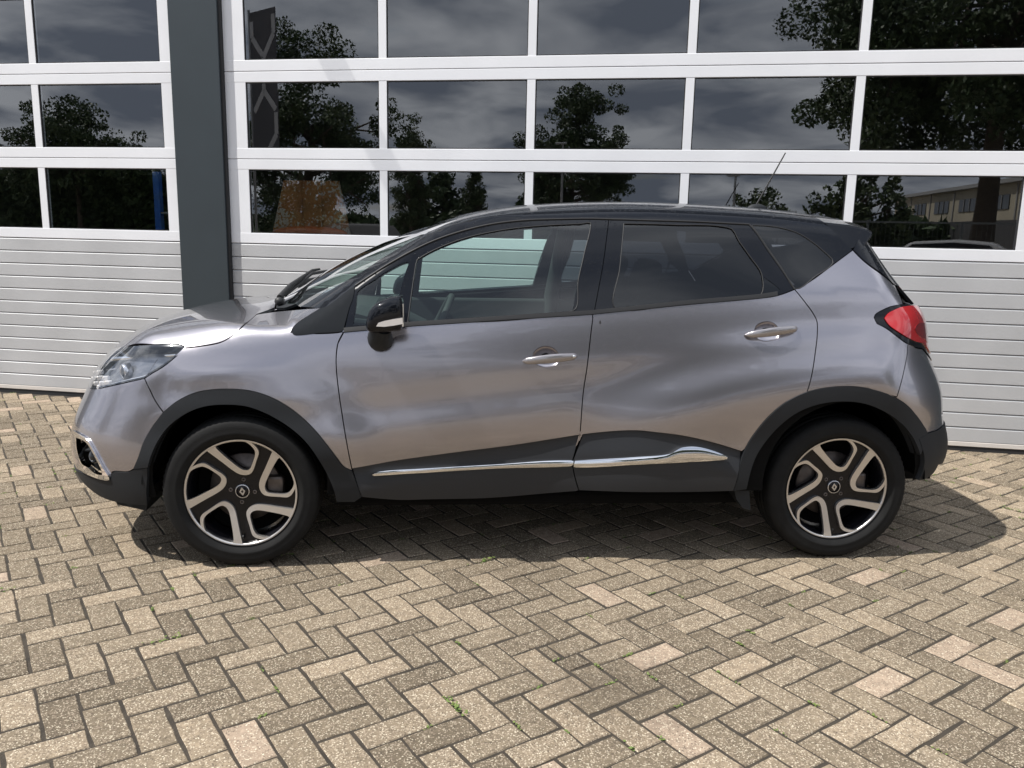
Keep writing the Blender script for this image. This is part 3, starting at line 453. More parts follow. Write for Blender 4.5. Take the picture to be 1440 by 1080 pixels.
# moss and seedlings in the joints: small leaf tufts
M_moss = mat('moss', (.10, .16, .035), .8, var=.45, vscale=30, var2=(.16, .19, .05))
ms = MB()
for k in order[:1500]:
    if not inside[k]: break
    x, y, a = bricks[k]
    if rs.random() > .16 + .5 * max(0, math.sin(x * 2.3 + 1.1) * math.sin(y * 2.9 + .4) + .15 * math.sin(x * 9)): continue
    big = rs.random() < .06
    e = rs.choice((-1, 1)); t0 = rs.uniform(-.1, .1)
    lx, ly = (t0, e * .0527) if rs.random() < .65 else (e * .1055, rs.uniform(-.04, .04))
    ex = .018 if big else .007
    for _ in range(26 if big else rs.randrange(5, 16)):
        gx, gy = lx + rs.gauss(0, ex * (1.6 if abs(lx) < .1 else .35)), ly + rs.gauss(0, ex * (.35 if abs(lx) < .1 else 1.6))
        px, py = x + gx * math.cos(a) - gy * math.sin(a), y + gx * math.sin(a) + gy * math.cos(a)
        s = rs.uniform(.002, .005) * (1.5 if big else 1); h = rs.uniform(-.004, .004 if not big else .012); w = rs.uniform(0, 6.28)
        c_, s_ = math.cos(w) * s, math.sin(w) * s
        ms.add([(px - c_, py - s_, h), (px + s_, py - c_, h + rs.uniform(-.001, .003)), (px + c_ * 1.3, py + s_ * 1.3, h + rs.uniform(0, .005)), (px - s_, py + c_, h)], [(0, 1, 2, 3)])
moss = ms.obj('moss', M_moss, kind='stuff', label='bright green moss growing in the joints of the brick paving', cat='moss')

# ================================================================ BUILDING WITH SECTIONAL DOORS (local frame: x along the wall, y into the building)
WR = math.atan2(WD.y, WD.x)
M_alu = mat('white_frame', (.80, .81, .84), .38, 0.0, var=.03, vscale=3, spec=.5)
M_strip = mat('silver_panel', (.49, .495, .505), .45, .10, var=.08, vscale=2.2, bump=.10, bscale=700)
M_seal = mat('black_seal', (.02, .02, .022), .7)
M_col = mat('slate_steel', (.030, .041, .049), .45, 0, var=.05, vscale=4)
M_pane = glass('door_pane', (.72, .74, .74), 3.6, wav=.010, wscale=2.2, ior=1.55)
M_dark = mat('hall_wall', (.06, .06, .06), .8); M_floor = mat('hall_floor', (.12, .12, .12), .6)
M_sill = mat('pale_bottom_rail', (.62, .58, .54), .5, var=.08, vscale=5)
SEC = .6245; Z0 = .036; ZC = [1.285, 1.9095, 2.534, 3.1585, 3.783]
def sectional_door(label, s0, s1, panes, stile_l, stile_r):
    """overhead door s0..s1 along the wall: 12 embossed strips below, 4 glazed rows above"""
    r = thing('sectional_door', label, 'garage door', WO + WD * s0, WR, 'glazed overhead doors of the workshop')
    w = s1 - s0
    # bottom rail and rubber
    MB().box((0, .004, -.004), (w, .045, .036)).obj('bottom_seal', M_seal, r)
    MB().box((0, -.002, .034), (w, .042, .066), .003).obj('bottom_rail', M_sill, r)
    for k in range(12):
        z = .0665 + k * .10154; h = .10154
        prof = [(.042, z + .0005), (.010, z + .0005), (.0, z + .0036), (0, z + h - .0105), (.0100, z + h - .0010), (.042, z + h - .0005)]
        pm_ = MB(); pm_.prism(prof, 'x', 0, w); pm_.obj('panel_strip', M_strip, r)
    for k in range(4):
        z0, z1 = ZC[k], ZC[k + 1]; gz0 = z0 + .079; gz1 = z1 - .076
        fr = MB()
        fr.box((0, 0, z0 + .002), (w, .045, gz0), .003); fr.box((0, 0, gz1), (w, .045, z1 - .002), .003)
        xs = [p for p in panes]
        fr.box((0, 0.001, gz0 - .002), (xs[0][0] - s0, .044, gz1 + .002)); fr.box((xs[-1][1] - s0, .001, gz0 - .002), (w, .044, gz1 + .002))
        for a, b in zip(xs[:-1], xs[1:]): fr.box((a[1] - s0, .0015, gz0 - .002), (b[0] - s0, .044, gz1 + .002))
        f = fr.obj('glazed_section', M_alu, r)
        gk = MB()
        for a, b in xs:
            x0, x1 = a - s0, b - s0; t = .007
            gk.box((x0, .006, gz0), (x1, .02, gz0 + t)); gk.box((x0, .006, gz1 - t), (x1, .02, gz1)); gk.box((x0, .0062, gz0 + t), (x0 + t, .0198, gz1 - t)); gk.box((x1 - t, .0062, gz0 + t), (x1, .0198, gz1 - t))
        gk.obj('gasket', M_seal, f)
        for a, b in xs:
            x0, x1 = a - s0, b - s0
            MB().box((x0 + .004, .013, gz0 + .003), (x1 - .004, .017, gz1 - .003)).obj('pane', M_pane, f)
    return r
PR = [(-1.984, -.953), (-.895, .126), (.184, 1.208), (1.265, 2.296), (2.353, 3.378)]
PL = [(-2.666 - 1.05 - k * 1.109, -2.666 - k * 1.109) for k in range(4)][::-1]
sectional_door('wide white framed overhead door with five panes per row behind the car', -2.148, 3.80, PR, .16, .16)
sectional_door('white framed overhead door left of the dark steel column', PL[0][0] - .16, -2.512, PL, .16, .16)
bl = thing('industrial_building', 'workshop building with dark cladding holding the overhead doors', 'building', WO, WR)
DL = PL[0][0] - .16
def bpart(name, m, *boxes):
    b_ = MB()
    for a, c in boxes: b_.box(a, c)
    return b_.obj(name, m, bl)
bpart('front_wall', M_col, ((-14, -.02, 3.79), (14, .25, 5.6)), ((3.97, -.02, -.01), (14, .25, 3.785)), ((-14, -.02, -.01), (DL - .02, .25, 3.785)))
bpart('side_wall', M_dark, ((-14, .26, -.01), (-13.8, 18, 5.6)))
bpart('side_wall', M_dark, ((13.8, .26, -.01), (14, 18, 5.6)))
bpart('back_wall', M_dark, ((-13.79, 17.8, -.01), (13.79, 18, 5.6)))
bpart('roof', M_dark, ((-14.2, -.1, 5.61), (14.2, 2.2, 5.8)))
bpart('rear_roof', M_dark, ((-14.2, 5.2, 5.61), (14.2, 18.2, 5.8)))  # open strip left between the roof slabs, added to let daylight into the hall
bpart('hall_floor', M_floor, ((-13.79, .05, -.1), (13.79, 17.79, -.003)))
for k in range(12): bpart('shadow_arm_bar', M_col, ((-2.29 + .0172 * k, -.80, 4.22), (-2.2862 + .0172 * k, -.021, 4.224)))  # unseen arm implied by its shadow band, split into bars to keep that faint
bpart('shadow_arm_end', M_col, ((-2.29, -.815, 4.215), (-2.095, -.801, 4.235)))
def column(label, s0, s1):
    c = thing('steel_column', label, 'column', WO + WD * s0, WR)
    MB().box((0, -.050, -.01), (s1 - s0, .05, 3.788), .004).obj('cladding', M_col, c)
    MB().box((s1 - s0 + .0005, -.036, -.01), (s1 - s0 + .014, .03, 3.787)).obj('edge_gasket', M_seal, c)
    return c
column('dark slate steel column standing between the two overhead doors', -2.552, -2.160)
column('dark slate steel column at the right end of the wide door', 3.80, 3.97)
# inside the hall, seen through the lowest panes
def hall(s, d, z=0): return WO + WD * s + WN * d + Vector((0, 0, z))
M_blue = mat('rack_blue', (.03, .19, .75), .5); M_grey = mat('galvanised', (.35, .36, .37), .5, .5); M_rub = mat('old_rubber', (.018, .018, .018), .85)
rk = thing('pallet_rack', 'blue steel pallet rack inside the hall behind the left door', 'rack', hall(-3.12, .5), WR)
for x in (.01, .79): MB().box((x, 0, 0), (x + .055, .05, 1.84), .004).obj('upright', M_blue, rk)
MB().box((.056, .005, 1.50), (.789, .045, 1.512)).obj('beam', M_grey, rk)
MB().tube([(.50, -.02, 1.83), (.735, -.02, 1.48)], .012).obj('brace', M_grey, rk)
MB().box((.06, .06, 1.32), (.73, .7, 1.35)).obj('shelf', M_grey, rk)
ty = MB().lathe([(.15, -.08), (.21, -.09), (.255, -.06), (.262, 0), (.255, .06), (.21, .09), (.15, .08)], 40, 'y', (0, 0, .262), True).obj('tyre', M_rub, label='worn black tyre standing on the blue rack inside the hall', cat='tyre')
ty.location = hall(-2.80, .78, 1.355); ty.rotation_euler = (0, 0, WR)
M_rust = mat('peeling_brown', (.40, .175, .055), .7, var=.3, vscale=6)
t_ = M_rust.node_tree; n_ = t_.nodes.new('ShaderNodeTexNoise'); n_.inputs['Scale'].default_value = 46; n_.inputs['Detail'].default_value = 4
n_2 = t_.nodes.new('ShaderNodeTexNoise'); n_2.inputs['Scale'].default_value = 3.5
g_ = t_.nodes.new('ShaderNodeNewGeometry'); t_.links.new(g_.outputs['Position'], n_.inputs['Vector']); t_.links.new(g_.outputs['Position'], n_2.inputs['Vector'])
mm = t_.nodes.new('ShaderNodeMath'); mm.operation = 'MULTIPLY_ADD'; t_.links.new(n_2.outputs['Fac'], mm.inputs[0]); mm.inputs[1].default_value = .7; t_.links.new(n_.outputs['Fac'], mm.inputs[2])
rr_ = t_.nodes.new('ShaderNodeValToRGB'); rr_.color_ramp.elements[0].position = .86; rr_.color_ramp.elements[1].position = .90; t_.links.new(mm.outputs[0], rr_.inputs[0])
mi_ = t_.nodes.new('ShaderNodeMixRGB'); t_.links.new(rr_.outputs[0], mi_.inputs[0]); b_ = t_.nodes['Principled BSDF']
src = b_.inputs['Base Color'].links[0].from_socket; t_.links.new(src, mi_.inputs[1]); mi_.inputs[2].default_value = (.52, .48, .40, 1); t_.links.new(mi_.outputs[0], b_.inputs['Base Color'])
M_orange = mat('orange_paint', (.6, .16, .05), .3, coat=.5)
M_lum = M_grey
pn = thing('tapered_panel', 'brown tapered sheet with peeling paint behind the first pane of the wide door', 'panel', hall(-1.90, .16), WR)
MB().prism([(-.005, 1.30), (.66, 1.30), (.56, 1.765), (.12, 1.765)], 'y', 0, .03).obj('sheet', M_rust, pn)
for x in (.26, .42): MB().prism([(x, 1.30), (x + .012, 1.30), (x + .008, 1.755), (x + .002, 1.755)], 'y', -.008, -.001).obj('rib', M_rust, pn)
MB().ball((.33, -.02, 1.37), (.31, .06, .055), 24, 10).obj('orange_shell', M_orange, pn)
# ================================================================ THE CAR (nose to -x, near side -y)
M_paint = mat('grey_paint', (.365, .348, .375), .25, .90, coat=1.0); drops(M_paint, 150, .24, .55)
M_blk = mat('gloss_black', (.006, .007, .010), .2, 0, coat=.55, spec=.04); drops(M_blk, 150, .24, .7, 'all', 1.05)
M_plas = mat('black_plastic', (.016, .018, .021), .60, bump=.08, bscale=900, spec=.30)
M_satin = mat('satin_black', (.014, .016, .019), .7, spec=.06)
M_clad = mat('door_cladding', (.024, .026, .030), .42, bump=.06, bscale=900, spec=.4)
M_matt = mat('matt_black', (.006, .006, .006), .95, spec=.1)
M_chr = mat('chrome', (.82, .82, .83), .05, 1.0)
M_tyre = mat('tyre_rubber', (.012, .012, .012), .75, spec=.2, var=.15, vscale=20, bump=.15, bscale=250)
M_mach = mat('machined_alloy', (.68, .655, .63), .32, .85)
M_rblk = mat('rim_black', (.006, .006, .008), .22, 0, spec=.35)
M_disc = mat('brake_steel', (.14, .12, .11), .45, .7, var=.3, vscale=30)
G_front = glass('front_glass', (.70, .84, .80), 1.6); G_rear = glass('privacy_glass', (.13, .145, .165), 1.35); G_lamp = glass('lamp_lens', (.95, .96, .98), 2.3)
M_house = mat('lamp_housing', (.20, .21, .235), .25, .6); G_ws = glass('windscreen_glass', (.66, .80, .74), 2.0)
M_redl = mat('lamp_red', (.50, .008, .010), .08, coat=1.0); M_redd = mat('lamp_red_deep', (.22, .004, .006), .12, coat=1.0)
M_int = mat('cabin_trim', (.030, .030, .032), .75, var=.1, vscale=5); M_seat = mat('seat_fabric', (.045, .045, .047), .9, var=.15, vscale=12)
M_refl = mat('reflector', (.70, .72, .75), .12, 1.0); M_ind = mat('indicator_clear', (.70, .67, .64), .18, 0, coat=1); M_silv = mat('silver_trim', (.60, .60, .62), .22, .9)
M_vgl = mat('vehicle_glass', (.02, .022, .025), .06)
M_rubb = mat('window_rubber', (.014, .014, .015), .55)
car = thing('parked_car', 'metallic grey crossover hatchback with black roof parked side on in front of the overhead doors', 'car')
SCL = {'side': (1, 1), 'top': (1, 1), 'hoop': (1, .6), 'nose': (.7, 1), 'tail': (.75, 1)}
O = {k: np.array(v) for k, v in OUT.items()}
def dense(P, dom, step=.012):
    """3-D traced points -> smooth dense polyline in the domain"""
    q = drop(dom, P) * np.array(SCL[dom]); d = np.hypot(*np.diff(q, axis=0).T); keep = np.r_[True, d > 1e-4]; q = q[keep]
    s = np.r_[0, np.cumsum(np.hypot(*np.diff(q, axis=0).T))]; n = max(2, int(round(s[-1] / step)) + 1); t = np.linspace(0, s[-1], n)
    if len(q) < 3: return np.stack([np.interp(t, s, q[:, 0]), np.interp(t, s, q[:, 1])], 1)
    # monotone-ish cubic (Catmull-Rom with chord length)
    m = np.zeros_like(q); m[1:-1] = (q[2:] - q[:-2]) / (s[2:] - s[:-2])[:, None]; m[0] = (q[1] - q[0]) / (s[1] - s[0]) * 1.5 - m[1] * .5; m[-1] = (q[-1] - q[-2]) / (s[-1] - s[-2]) * 1.5 - m[-2] * .5
    i = np.clip(np.searchsorted(s, t, 'right') - 1, 0, len(q) - 2); h = (s[i + 1] - s[i])[:, None]; u = ((t - s[i])[:, None]) / h
    return (2 * u ** 3 - 3 * u ** 2 + 1) * q[i] + (u ** 3 - 2 * u ** 2 + u) * h * m[i] + (-2 * u ** 3 + 3 * u ** 2) * q[i + 1] + (u ** 3 - u ** 2) * h * m[i + 1]
def join(dom, *pl, closed=False):
    """polylines (arrays of 3-D points, or ready 2-D lists marked by tuple ('2', pts)) -> closed loop"""
    seg = []
    for p in pl:
        if isinstance(p, tuple) and isinstance(p[0], str):
            q = np.array(p[1], float) * np.array(SCL[dom]); s = np.r_[0, np.cumsum(np.hypot(*np.diff(q, axis=0).T))]; t = np.linspace(0, s[-1], max(2, int(s[-1] / .015)))
            seg.append(np.stack([np.interp(t, s, q[:, 0]), np.interp(t, s, q[:, 1])], 1))
        else: seg.append(dense(p, dom))
    q = np.concatenate(seg); 
    # fill straight bridges and drop doubles
    out = [q[0]]
    for p in np.vstack([q[1:], q[:1]]):
        d = np.hypot(*(p - out[-1]))
        if d > .02:
            k = int(d / .015) + 1; a = out[-1]
            for j in range(1, k): out.append(a + (p - a) * j / k)
        if d > .004: out.append(p)
    if np.hypot(*(out[0] - out[-1])) < .004: out.pop()
    return np.array(out)
def area(q): x, y = q.T; return .5 * np.sum(x * np.roll(y, -1) - np.roll(x, -1) * y)
def inset(q, g):
    if area(q) < 0: q = q[::-1]
    if g == 0: return q
    e0 = q - np.roll(q, 1, 0); e1 = np.roll(q, -1, 0) - q
    n0 = np.stack([-e0[:, 1], e0[:, 0]], 1); n1 = np.stack([-e1[:, 1], e1[:, 0]], 1)
    n0 /= np.linalg.norm(n0, axis=1, keepdims=True) + 1e-12; n1 /= np.linalg.norm(n1, axis=1, keepdims=True) + 1e-12
    b = n0 + n1; l = np.linalg.norm(b, axis=1, keepdims=True); b = np.where(l > .2, b / np.maximum(l, .2), n1)
    c = np.clip((b * n1).sum(1, keepdims=True), .5, 1); return q + b * g / c
def inpoly(P, q):
    x, y = P[:, 0][:, None], P[:, 1][:, None]; x0, y0 = q[:, 0], q[:, 1]; x1, y1 = np.roll(x0, -1), np.roll(y0, -1)
    c = ((y0 > y) != (y1 > y)) & (x < (x1 - x0) * (y - y0) / np.where(y1 == y0, 1e-12, y1 - y0) + x0); return c.sum(1) % 2 == 1
def panel_mesh(name, dom, loop, holes=(), off=0.0, gap=.0022, depth=.012, h=.028, warp=None, hole_gap=0.0):
    loop = inset(loop, gap); hs = [inset(q, -hole_gap) for q in holes]
    lo, hi = loop.min(0), loop.max(0)
    gx, gy = np.meshgrid(np.arange(lo[0] + h / 2, hi[0], h), np.arange(lo[1] + h / 2, hi[1], h * .9)); gx = gx + (np.arange(gx.shape[0]) % 2)[:, None] * h / 2
    G = np.stack([gx.ravel(), gy.ravel()], 1); k = inpoly(G, loop)
    for q in hs: k &= ~inpoly(G, q)
    G = G[k]; B = np.vstack([loop] + hs)
    if len(G):
        dm = np.array([np.min(np.hypot(B[:, 0] - p[0], B[:, 1] - p[1])) for p in G]); G = G[dm > h * .45]
    allp = np.vstack([B, G]); edges = []; n = 0
    for q in [loop] + hs:
        edges += [(n + i, n + (i + 1) % len(q)) for i in range(len(q))]; n += len(q)
    vs, es, fs, *_ = delaunay_2d_cdt([Vector(p) for p in allp.tolist()], edges, [], 0, 1e-6)
    q2 = np.array([v[:] for v in vs]); F = np.array([f[:] for f in fs if len(f) == 3]); ce = q2[F].mean(1); k = inpoly(ce, loop)
    for q in hs: k &= ~inpoly(ce, q)
    F = F[k]
    P0 = lift(dom, q2 / np.array(SCL[dom])); Nn = normal(P0); P = P0 + Nn * off
    if warp is not None: P = warp(P, Nn)
    a, b, c = P[F[:, 0]], P[F[:, 1]], P[F[:, 2]]; fl = (np.cross(b - a, c - a) * Nn[F].sum(1)).sum(1) < 0; F[fl] = F[fl][:, ::-1]
    V = P.tolist(); faces = F.tolist(); ln = [Nn[i] for f in faces for i in f]
    # turned-in edge
    if depth:
        cnt = {}
        for f in F:
            for i in range(3):
                e = (f[i], f[(i + 1) % 3]); cnt[e] = cnt.get(e, 0) + 1
        be = [e for e in cnt if (e[1], e[0]) not in cnt]
        for a, b in be:
            n0 = len(V); pa, pb = P[a], P[b]; V += [pa.tolist(), pb.tolist(), (pb - Nn[b] * depth).tolist(), (pa - Nn[a] * depth).tolist()]
            faces.append([n0 + 1, n0, n0 + 3, n0 + 2]); fn = np.cross(pa - pb, -Nn[a]); fn = fn / (np.linalg.norm(fn) + 1e-12); ln += [fn] * 4
    return V, faces, ln
def panel_build(name, data, m, parent, flip=False):
    V, F, ln = data
    if flip:
        V = [(v[0], -v[1], v[2]) for v in V]; s = 0; l2 = []; F2 = []
        for f in F:
            k = len(f); F2.append(list(reversed(f))); l2 += [(n[0], -n[1], n[2]) for n in reversed(ln[s:s + k])]; s += k
        F, ln = F2, l2
    me = bpy.data.meshes.new(name); me.from_pydata(V, [], F); me.update(); me.polygons.foreach_set('use_smooth', [True] * len(F))
    me.normals_split_custom_set([tuple(n) for n in ln])
    return link(name, me, m, parent)
def panel(name, dom, loop, m, parent=None, both=True, **k):
    """returns (near, far) objects; parent may be a pair"""
    d = panel_mesh(name, dom, loop, **k); par = parent if isinstance(parent, tuple) else (parent or car, parent or car)
    a = panel_build(name, d, m, par[0]); b = panel_build(name, d, m, par[1], True) if both else None
    return (a, b)
def pair(mb_fn, name, m, parent):
    """near and far copies of a free-standing shape"""
    par = parent if isinstance(parent, tuple) else (parent, parent)
    mb = mb_fn(); a = mb.obj(name, m, par[0]); mb2 = MB(); mb2.v = [(x, -y, z) for x, y, z in mb.v]; mb2.f = mb.f; mb2.sm = mb.sm; b = mb2.obj(name, m, par[1]); return a, b
def sub(P, a, b): return O[P][a:b]
def near_i(P, pt): return int(np.argmin(np.linalg.norm(O[P] - pt, axis=1)))
def upto(P, pt): return O[P][:near_i(P, pt) + 1]
def frm(P, pt): return O[P][near_i(P, pt):]
rev = lambda a: a[::-1]
fa, ra_ = O['farch_out'], O['rarch_out']
hl = O['headlamp']; sail = O['sail']
def mir(P): return P * np.array([1, -1, 1])
# --- front wing, doors, quarter
i_bl = near_i('farch_out', O['bumper_line'][-1])
fender_loop = join('side', O['hood_line'], O['fender_top'], rev(sail[0:5]), rev(sail[9:12])[:], O['door_front'][:8], rev(fa[i_bl:]), rev(O['bumper_line']), rev(hl[9:13]))
fender = panel('fender', 'side', fender_loop, M_paint)
cup = lambda P: dense(np.vstack([P, P[:1]]), 'side', .008)[:-1]
fd_loop = join('side', O['fbelt_bot'], O['gap_doors'][5:12], rev(O['clad_top_f']), rev(O['door_front'][1:8]))
cf, cr_ = cup(O['cup_f']), cup(O['cup_r'])
front_door = panel('front_door', 'side', fd_loop, M_paint, holes=[cf])
i_ra = near_i('rarch_out', O['rdoor_rear'][-1]); i_rc = near_i('rarch_out', O['clad_top_r'][-1])
rd_loop = join('side', O['rbelt_bot'], O['rdoor_rear'][4:], rev(ra_[i_rc:i_ra]), rev(O['clad_top_r']), rev(O['gap_doors'][5:12]))
rear_door = panel('rear_door', 'side', rd_loop, M_paint, holes=[cr_])
to = O['tail_out']
q_loop = join('side', O['color_line'], O['fin'], rev(to[:5]), rev(to[12:]), O['rbump_line'], rev(ra_[i_ra:near_i('rarch_out', O['rbump_line'][-1])]), rev(O['rdoor_rear'][4:]))
quarter = panel('quarter_panel', 'side', q_loop, M_paint)
# --- lower cladding
fc = join('side', O['clad_top_f'], O['gap_doors'][12:], rev(O['sill_bot'][1:6]), rev(O['door_front'][7:]))
top_line = np.vstack([dense(O['clad_top_f'], 'side'), dense(O['clad_top_r'], 'side')])
def dished(P, N):      # recessed under the paint edge, sloping out to the strip
    d = np.interp(P[:, 0], top_line[:, 0], top_line[:, 1]) - P[:, 2]; s = np.clip(d / .11, 0, 1)
    Q = P + N * (-.011 + .016 * s * s * (3 - 2 * s))[:, None]; k = np.where(d < .11, .16 * 4 * s * (1 - s) + .06, 0)
    N2 = N + np.array([0, 0, 1.0]) * k[:, None]; N[:] = N2 / np.linalg.norm(N2, axis=1, keepdims=True); return Q
panel('lower_cladding', 'side', fc, M_clad, front_door, off=.001, warp=dished)
i_sb = near_i('rarch_out', O['sill_bot'][-1])
rc = join('side', O['clad_top_r'], rev(ra_[i_sb:i_rc]), rev(O['sill_bot'][6:]), rev(O['gap_doors'][12:]))
panel('lower_cladding', 'side', rc, M_clad, rear_door, off=.001, warp=dished)
def crown(P, N): return P
farch = join('side', fa, O['door_front'][8:], rev(O['fskirt'][1:]), rev(O['farch_in'][1:]))
panel('arch_trim', 'side', farch, M_plas, off=.005, depth=.055, gap=.0005)
rarch = join('side', ra_, rev(O['rarch_in']))
panel('arch_trim', 'side', rarch, M_plas, off=.005, depth=.055, gap=.0005)
# --- black upper structure
dt = O['door_top']; sail_up = sail[4:7]
k_s = near_i('door_top', sail[6])
up_loop = join('hoop', O['apillar_top'], np.array([(-.05, -.47, 1.545), (.30, -.47, 1.56), (.70, -.48, 1.555), (1.05, -.50, 1.535), (1.22, -.53, 1.51)]), O['cpil_rear'], rev(O['color_line']), rev(O['rdoor_rear'][:5]), rev(dt[k_s:]), rev(sail[4:7]))
qg = dense(np.vstack([O['qglass'], O['qglass'][:1]]), 'hoop')[:-1]
upper = panel('pillar_and_rail', 'hoop', up_loop, M_blk, holes=[qg], gap=.001, hole_gap=.0)
panel('quarter_window', 'hoop', qg, G_rear, upper, off=-.002, gap=.0015, depth=0)
panel('sail_panel', 'side', join('side', np.vstack([sail, sail[:1]])), M_satin, off=.003, gap=.0015)
wf_loop = join('side', dt[k_s:near_i('door_top', O['gap_doors'][0]) + 1], O['gap_doors'][:6], rev(O['fbelt_bot']), sail[6:11])
def closed(n, dom): return join(dom, O[n])
hf, hq = closed('fglass', 'side'), closed('fquarter', 'side')
panel('window_frame', 'side', wf_loop, M_blk, front_door, holes=[hf, hq], gap=.0016, depth=.02)
panel('window_glass', 'side', hf, G_front, front_door, off=-.004, gap=-.002, depth=0); panel('quarter_glass', 'side', hq, G_front, front_door, off=-.004, gap=-.002, depth=0)
wr_loop = join('side', dt[near_i('door_top', O['gap_doors'][0]):], O['rdoor_rear'][:5], rev(O['rbelt_bot']), rev(O['gap_doors'][:6]))
hr, hs_ = closed('rglass', 'side'), closed('rquart_small', 'side')
panel('window_frame', 'side', wr_loop, M_blk, rear_door, holes=[hr, hs_], gap=.0016, depth=.02)
panel('window_glass', 'side', hr, G_rear, rear_door, off=-.004, gap=-.002, depth=0); panel('quarter_glass', 'side', hs_, G_rear, rear_door, off=-.002, gap=-.001, depth=0)
# rubber belt strips and window edge beads
def strip(P, w, off, name, m, parent, dom='side', up=True):
    q = dense(P, dom); n = np.stack([np.zeros(len(q)), np.full(len(q), w)], 1); lp = np.vstack([q, (q + n)[::-1]]); return panel(name, dom, lp, m, parent, off=off, gap=0, depth=.008, h=.05)
strip(O['fbelt_bot'], .017, .0045, 'belt_strip', M_rubb, front_door); strip(O['rbelt_bot'][:6], .017, .0045, 'belt_strip', M_rubb, rear_door)
def bead(P, off, r, name, m, parent, dom='side'):
    q = dense(P, dom, .02); p3 = lift(dom, q / np.array(SCL[dom]), off); return pair(lambda: MB().tube(p3.tolist(), r, 6), name, m, parent)
bead(np.vstack([O['rglass'], O['rglass'][:1]]), .0, .0025, 'window_seal', M_rubb, rear_door)
bead(np.vstack([O['fglass'], O['fglass'][:1]]), .0, .0025, 'window_seal', M_rubb, front_door)
bead(dt[k_s:], .001, .0045, 'door_seal', M_rubb, front_door, 'hoop')
bead(O['rdoor_rear'][:5], .001, .004, 'door_seal', M_rubb, rear_door)
bead(np.vstack([O['qglass'], O['qglass'][:1]]), -.001, .0028, 'glass_edge', M_rubb, upper, 'hoop')
# --- roof, windscreen, bonnet
def sym(dom, half):
    """half loop points (domain units, from centre to centre) + mirror image"""
    q = np.array(half, float); m_ = q.copy()
    if dom == 'top': m_[:, 1] *= -1
    elif dom == 'hoop': m_[:, 1] = math.pi * SCL['hoop'][1] - m_[:, 1]
    else: m_[:, 0] *= -1
    lp = np.vstack([q, m_[::-1]]); out = [lp[0]]
    for p in lp[1:]:
        if np.hypot(*(p - out[-1])) > .003: out.append(p)
    if np.hypot(*(out[0] - out[-1])) < .003: out.pop()
    r = []
    for a, b in zip(out, out[1:] + out[:1]):
        d = np.hypot(*(b - a)); k = max(1, int(d / .02)); r += [a + (b - a) * j / k for j in range(k)]
    return np.array(r)
rail = dense(np.vstack([O['apillar_top'][6:], [(-.05, -.47, 1.545), (.30, -.47, 1.56), (.70, -.48, 1.555), (1.05, -.50, 1.535), (1.22, -.53, 1.51)]]), 'top')
roof_half = [(-.40, 0), (-.385, -.20)] + rail.tolist() + [(1.235, -.50), (1.25, -.30), (1.255, 0)]
roof = panel('roof', 'top', sym('top', roof_half), M_blk, both=False, gap=.001)[0]
ap = dense(O['apillar_top'][:7], 'top')
ws_half = [(-1.235, 0), (-1.215, -.25), (-1.165, -.45), (-1.115, -.515)] + ap.tolist() + [(-.39, -.20), (-.405, 0)]
panel('windscreen', 'top', sym('top', ws_half), G_ws, both=False, gap=.001, depth=0, off=-.003)
hd = dense(rev(hl[4:10]), 'top'); hline = dense(O['hood_line'], 'top')
bon_half = [(-1.255, 0), (-1.245, -.25), (-1.215, -.46)] + rev(hline).tolist() + hd.tolist() + [(-2.02, -.40), (-2.065, -.25), (-2.085, 0)]
bonnet = panel('bonnet', 'top', sym('top', bon_half), M_paint, both=False)[0]
cowl_half = [(-1.25, 0), (-1.24, -.25), (-1.21, -.46), (-1.165, -.50), (-1.11, -.512), (-1.16, -.44), (-1.21, -.25), (-1.23, 0)]
panel('cowl', 'top', sym('top', cowl_half), M_plas, both=False, gap=0, off=-.004)
# --- nose
def nz(P): return dense(P, 'nose')
b_in = O['bumper_line']
lowl = dense(hl[12:], 'nose')[::-1]      # lamp lower edge, from the front corner back to the bumper line
front_half = [(0, .850), (.12, .848), (.22, .846)] + dense(np.vstack([hl[4::-1], hl[17:18]]), 'nose').tolist() + dense(rev(hl[12:17]), 'nose').tolist() + dense(b_in, 'nose').tolist() + dense(rev(fa[:i_bl]), 'nose').tolist() + dense(rev(O['fblack_top'][:]), 'nose').tolist() + [(.25, .385), (0, .39)]
fog_o = join('nose', O['fog_out']); fog_i = join('nose', O['fog_in'])
fm_ = fog_o.copy(); fm_[:, 0] *= -1
bumper = panel('front_bumper', 'nose', sym('nose', front_half), M_paint, both=False, holes=[fog_o, fm_[::-1]])[0]
low_half = [(0, .388), (.25, .383)] + dense(O['fblack_top'], 'nose').tolist() + dense(np.vstack([O['farch_in'][1:2], O['farch_in'][:1]]), 'nose').tolist() + dense(O['fblack_bot'], 'nose').tolist() + [(.2, .27), (0, .265)]
panel('lower_bumper', 'nose', sym('nose', low_half), M_plas, both=False, off=.004, depth=.03)
fo = panel('fog_lamp_surround', 'nose', fog_o, M_chr, (bumper, bumper), holes=[fog_i], off=.010, gap=.001, depth=.02, h=.02)
panel('fog_recess', 'nose', fog_o, M_plas, (bumper, bumper), off=-.045, gap=0, depth=0)
fcn = lift('nose', (fog_i.mean(0) / np.array(SCL['nose']))[None], -.03)[0]
pair(lambda: MB().ball(tuple(fcn + np.array([.0, .02, -.005])), (.03, .05, .035), 20, 12), 'fog_lamp', M_vgl, (bumper, bumper))
pair(lambda: MB().box((fcn[0] - .02, fcn[1] - .05, fcn[2] + .030), (fcn[0] + .03, fcn[1] + .06, fcn[2] + .036)), 'fin', M_plas, (bumper, bumper))
gr = panel('grille', 'nose', sym('nose', [(0, .752), (.17, .748), (.255, .735), (.24, .70), (.16, .675), (0, .672)]), M_plas, bumper, both=False, off=.003, gap=0)[0]
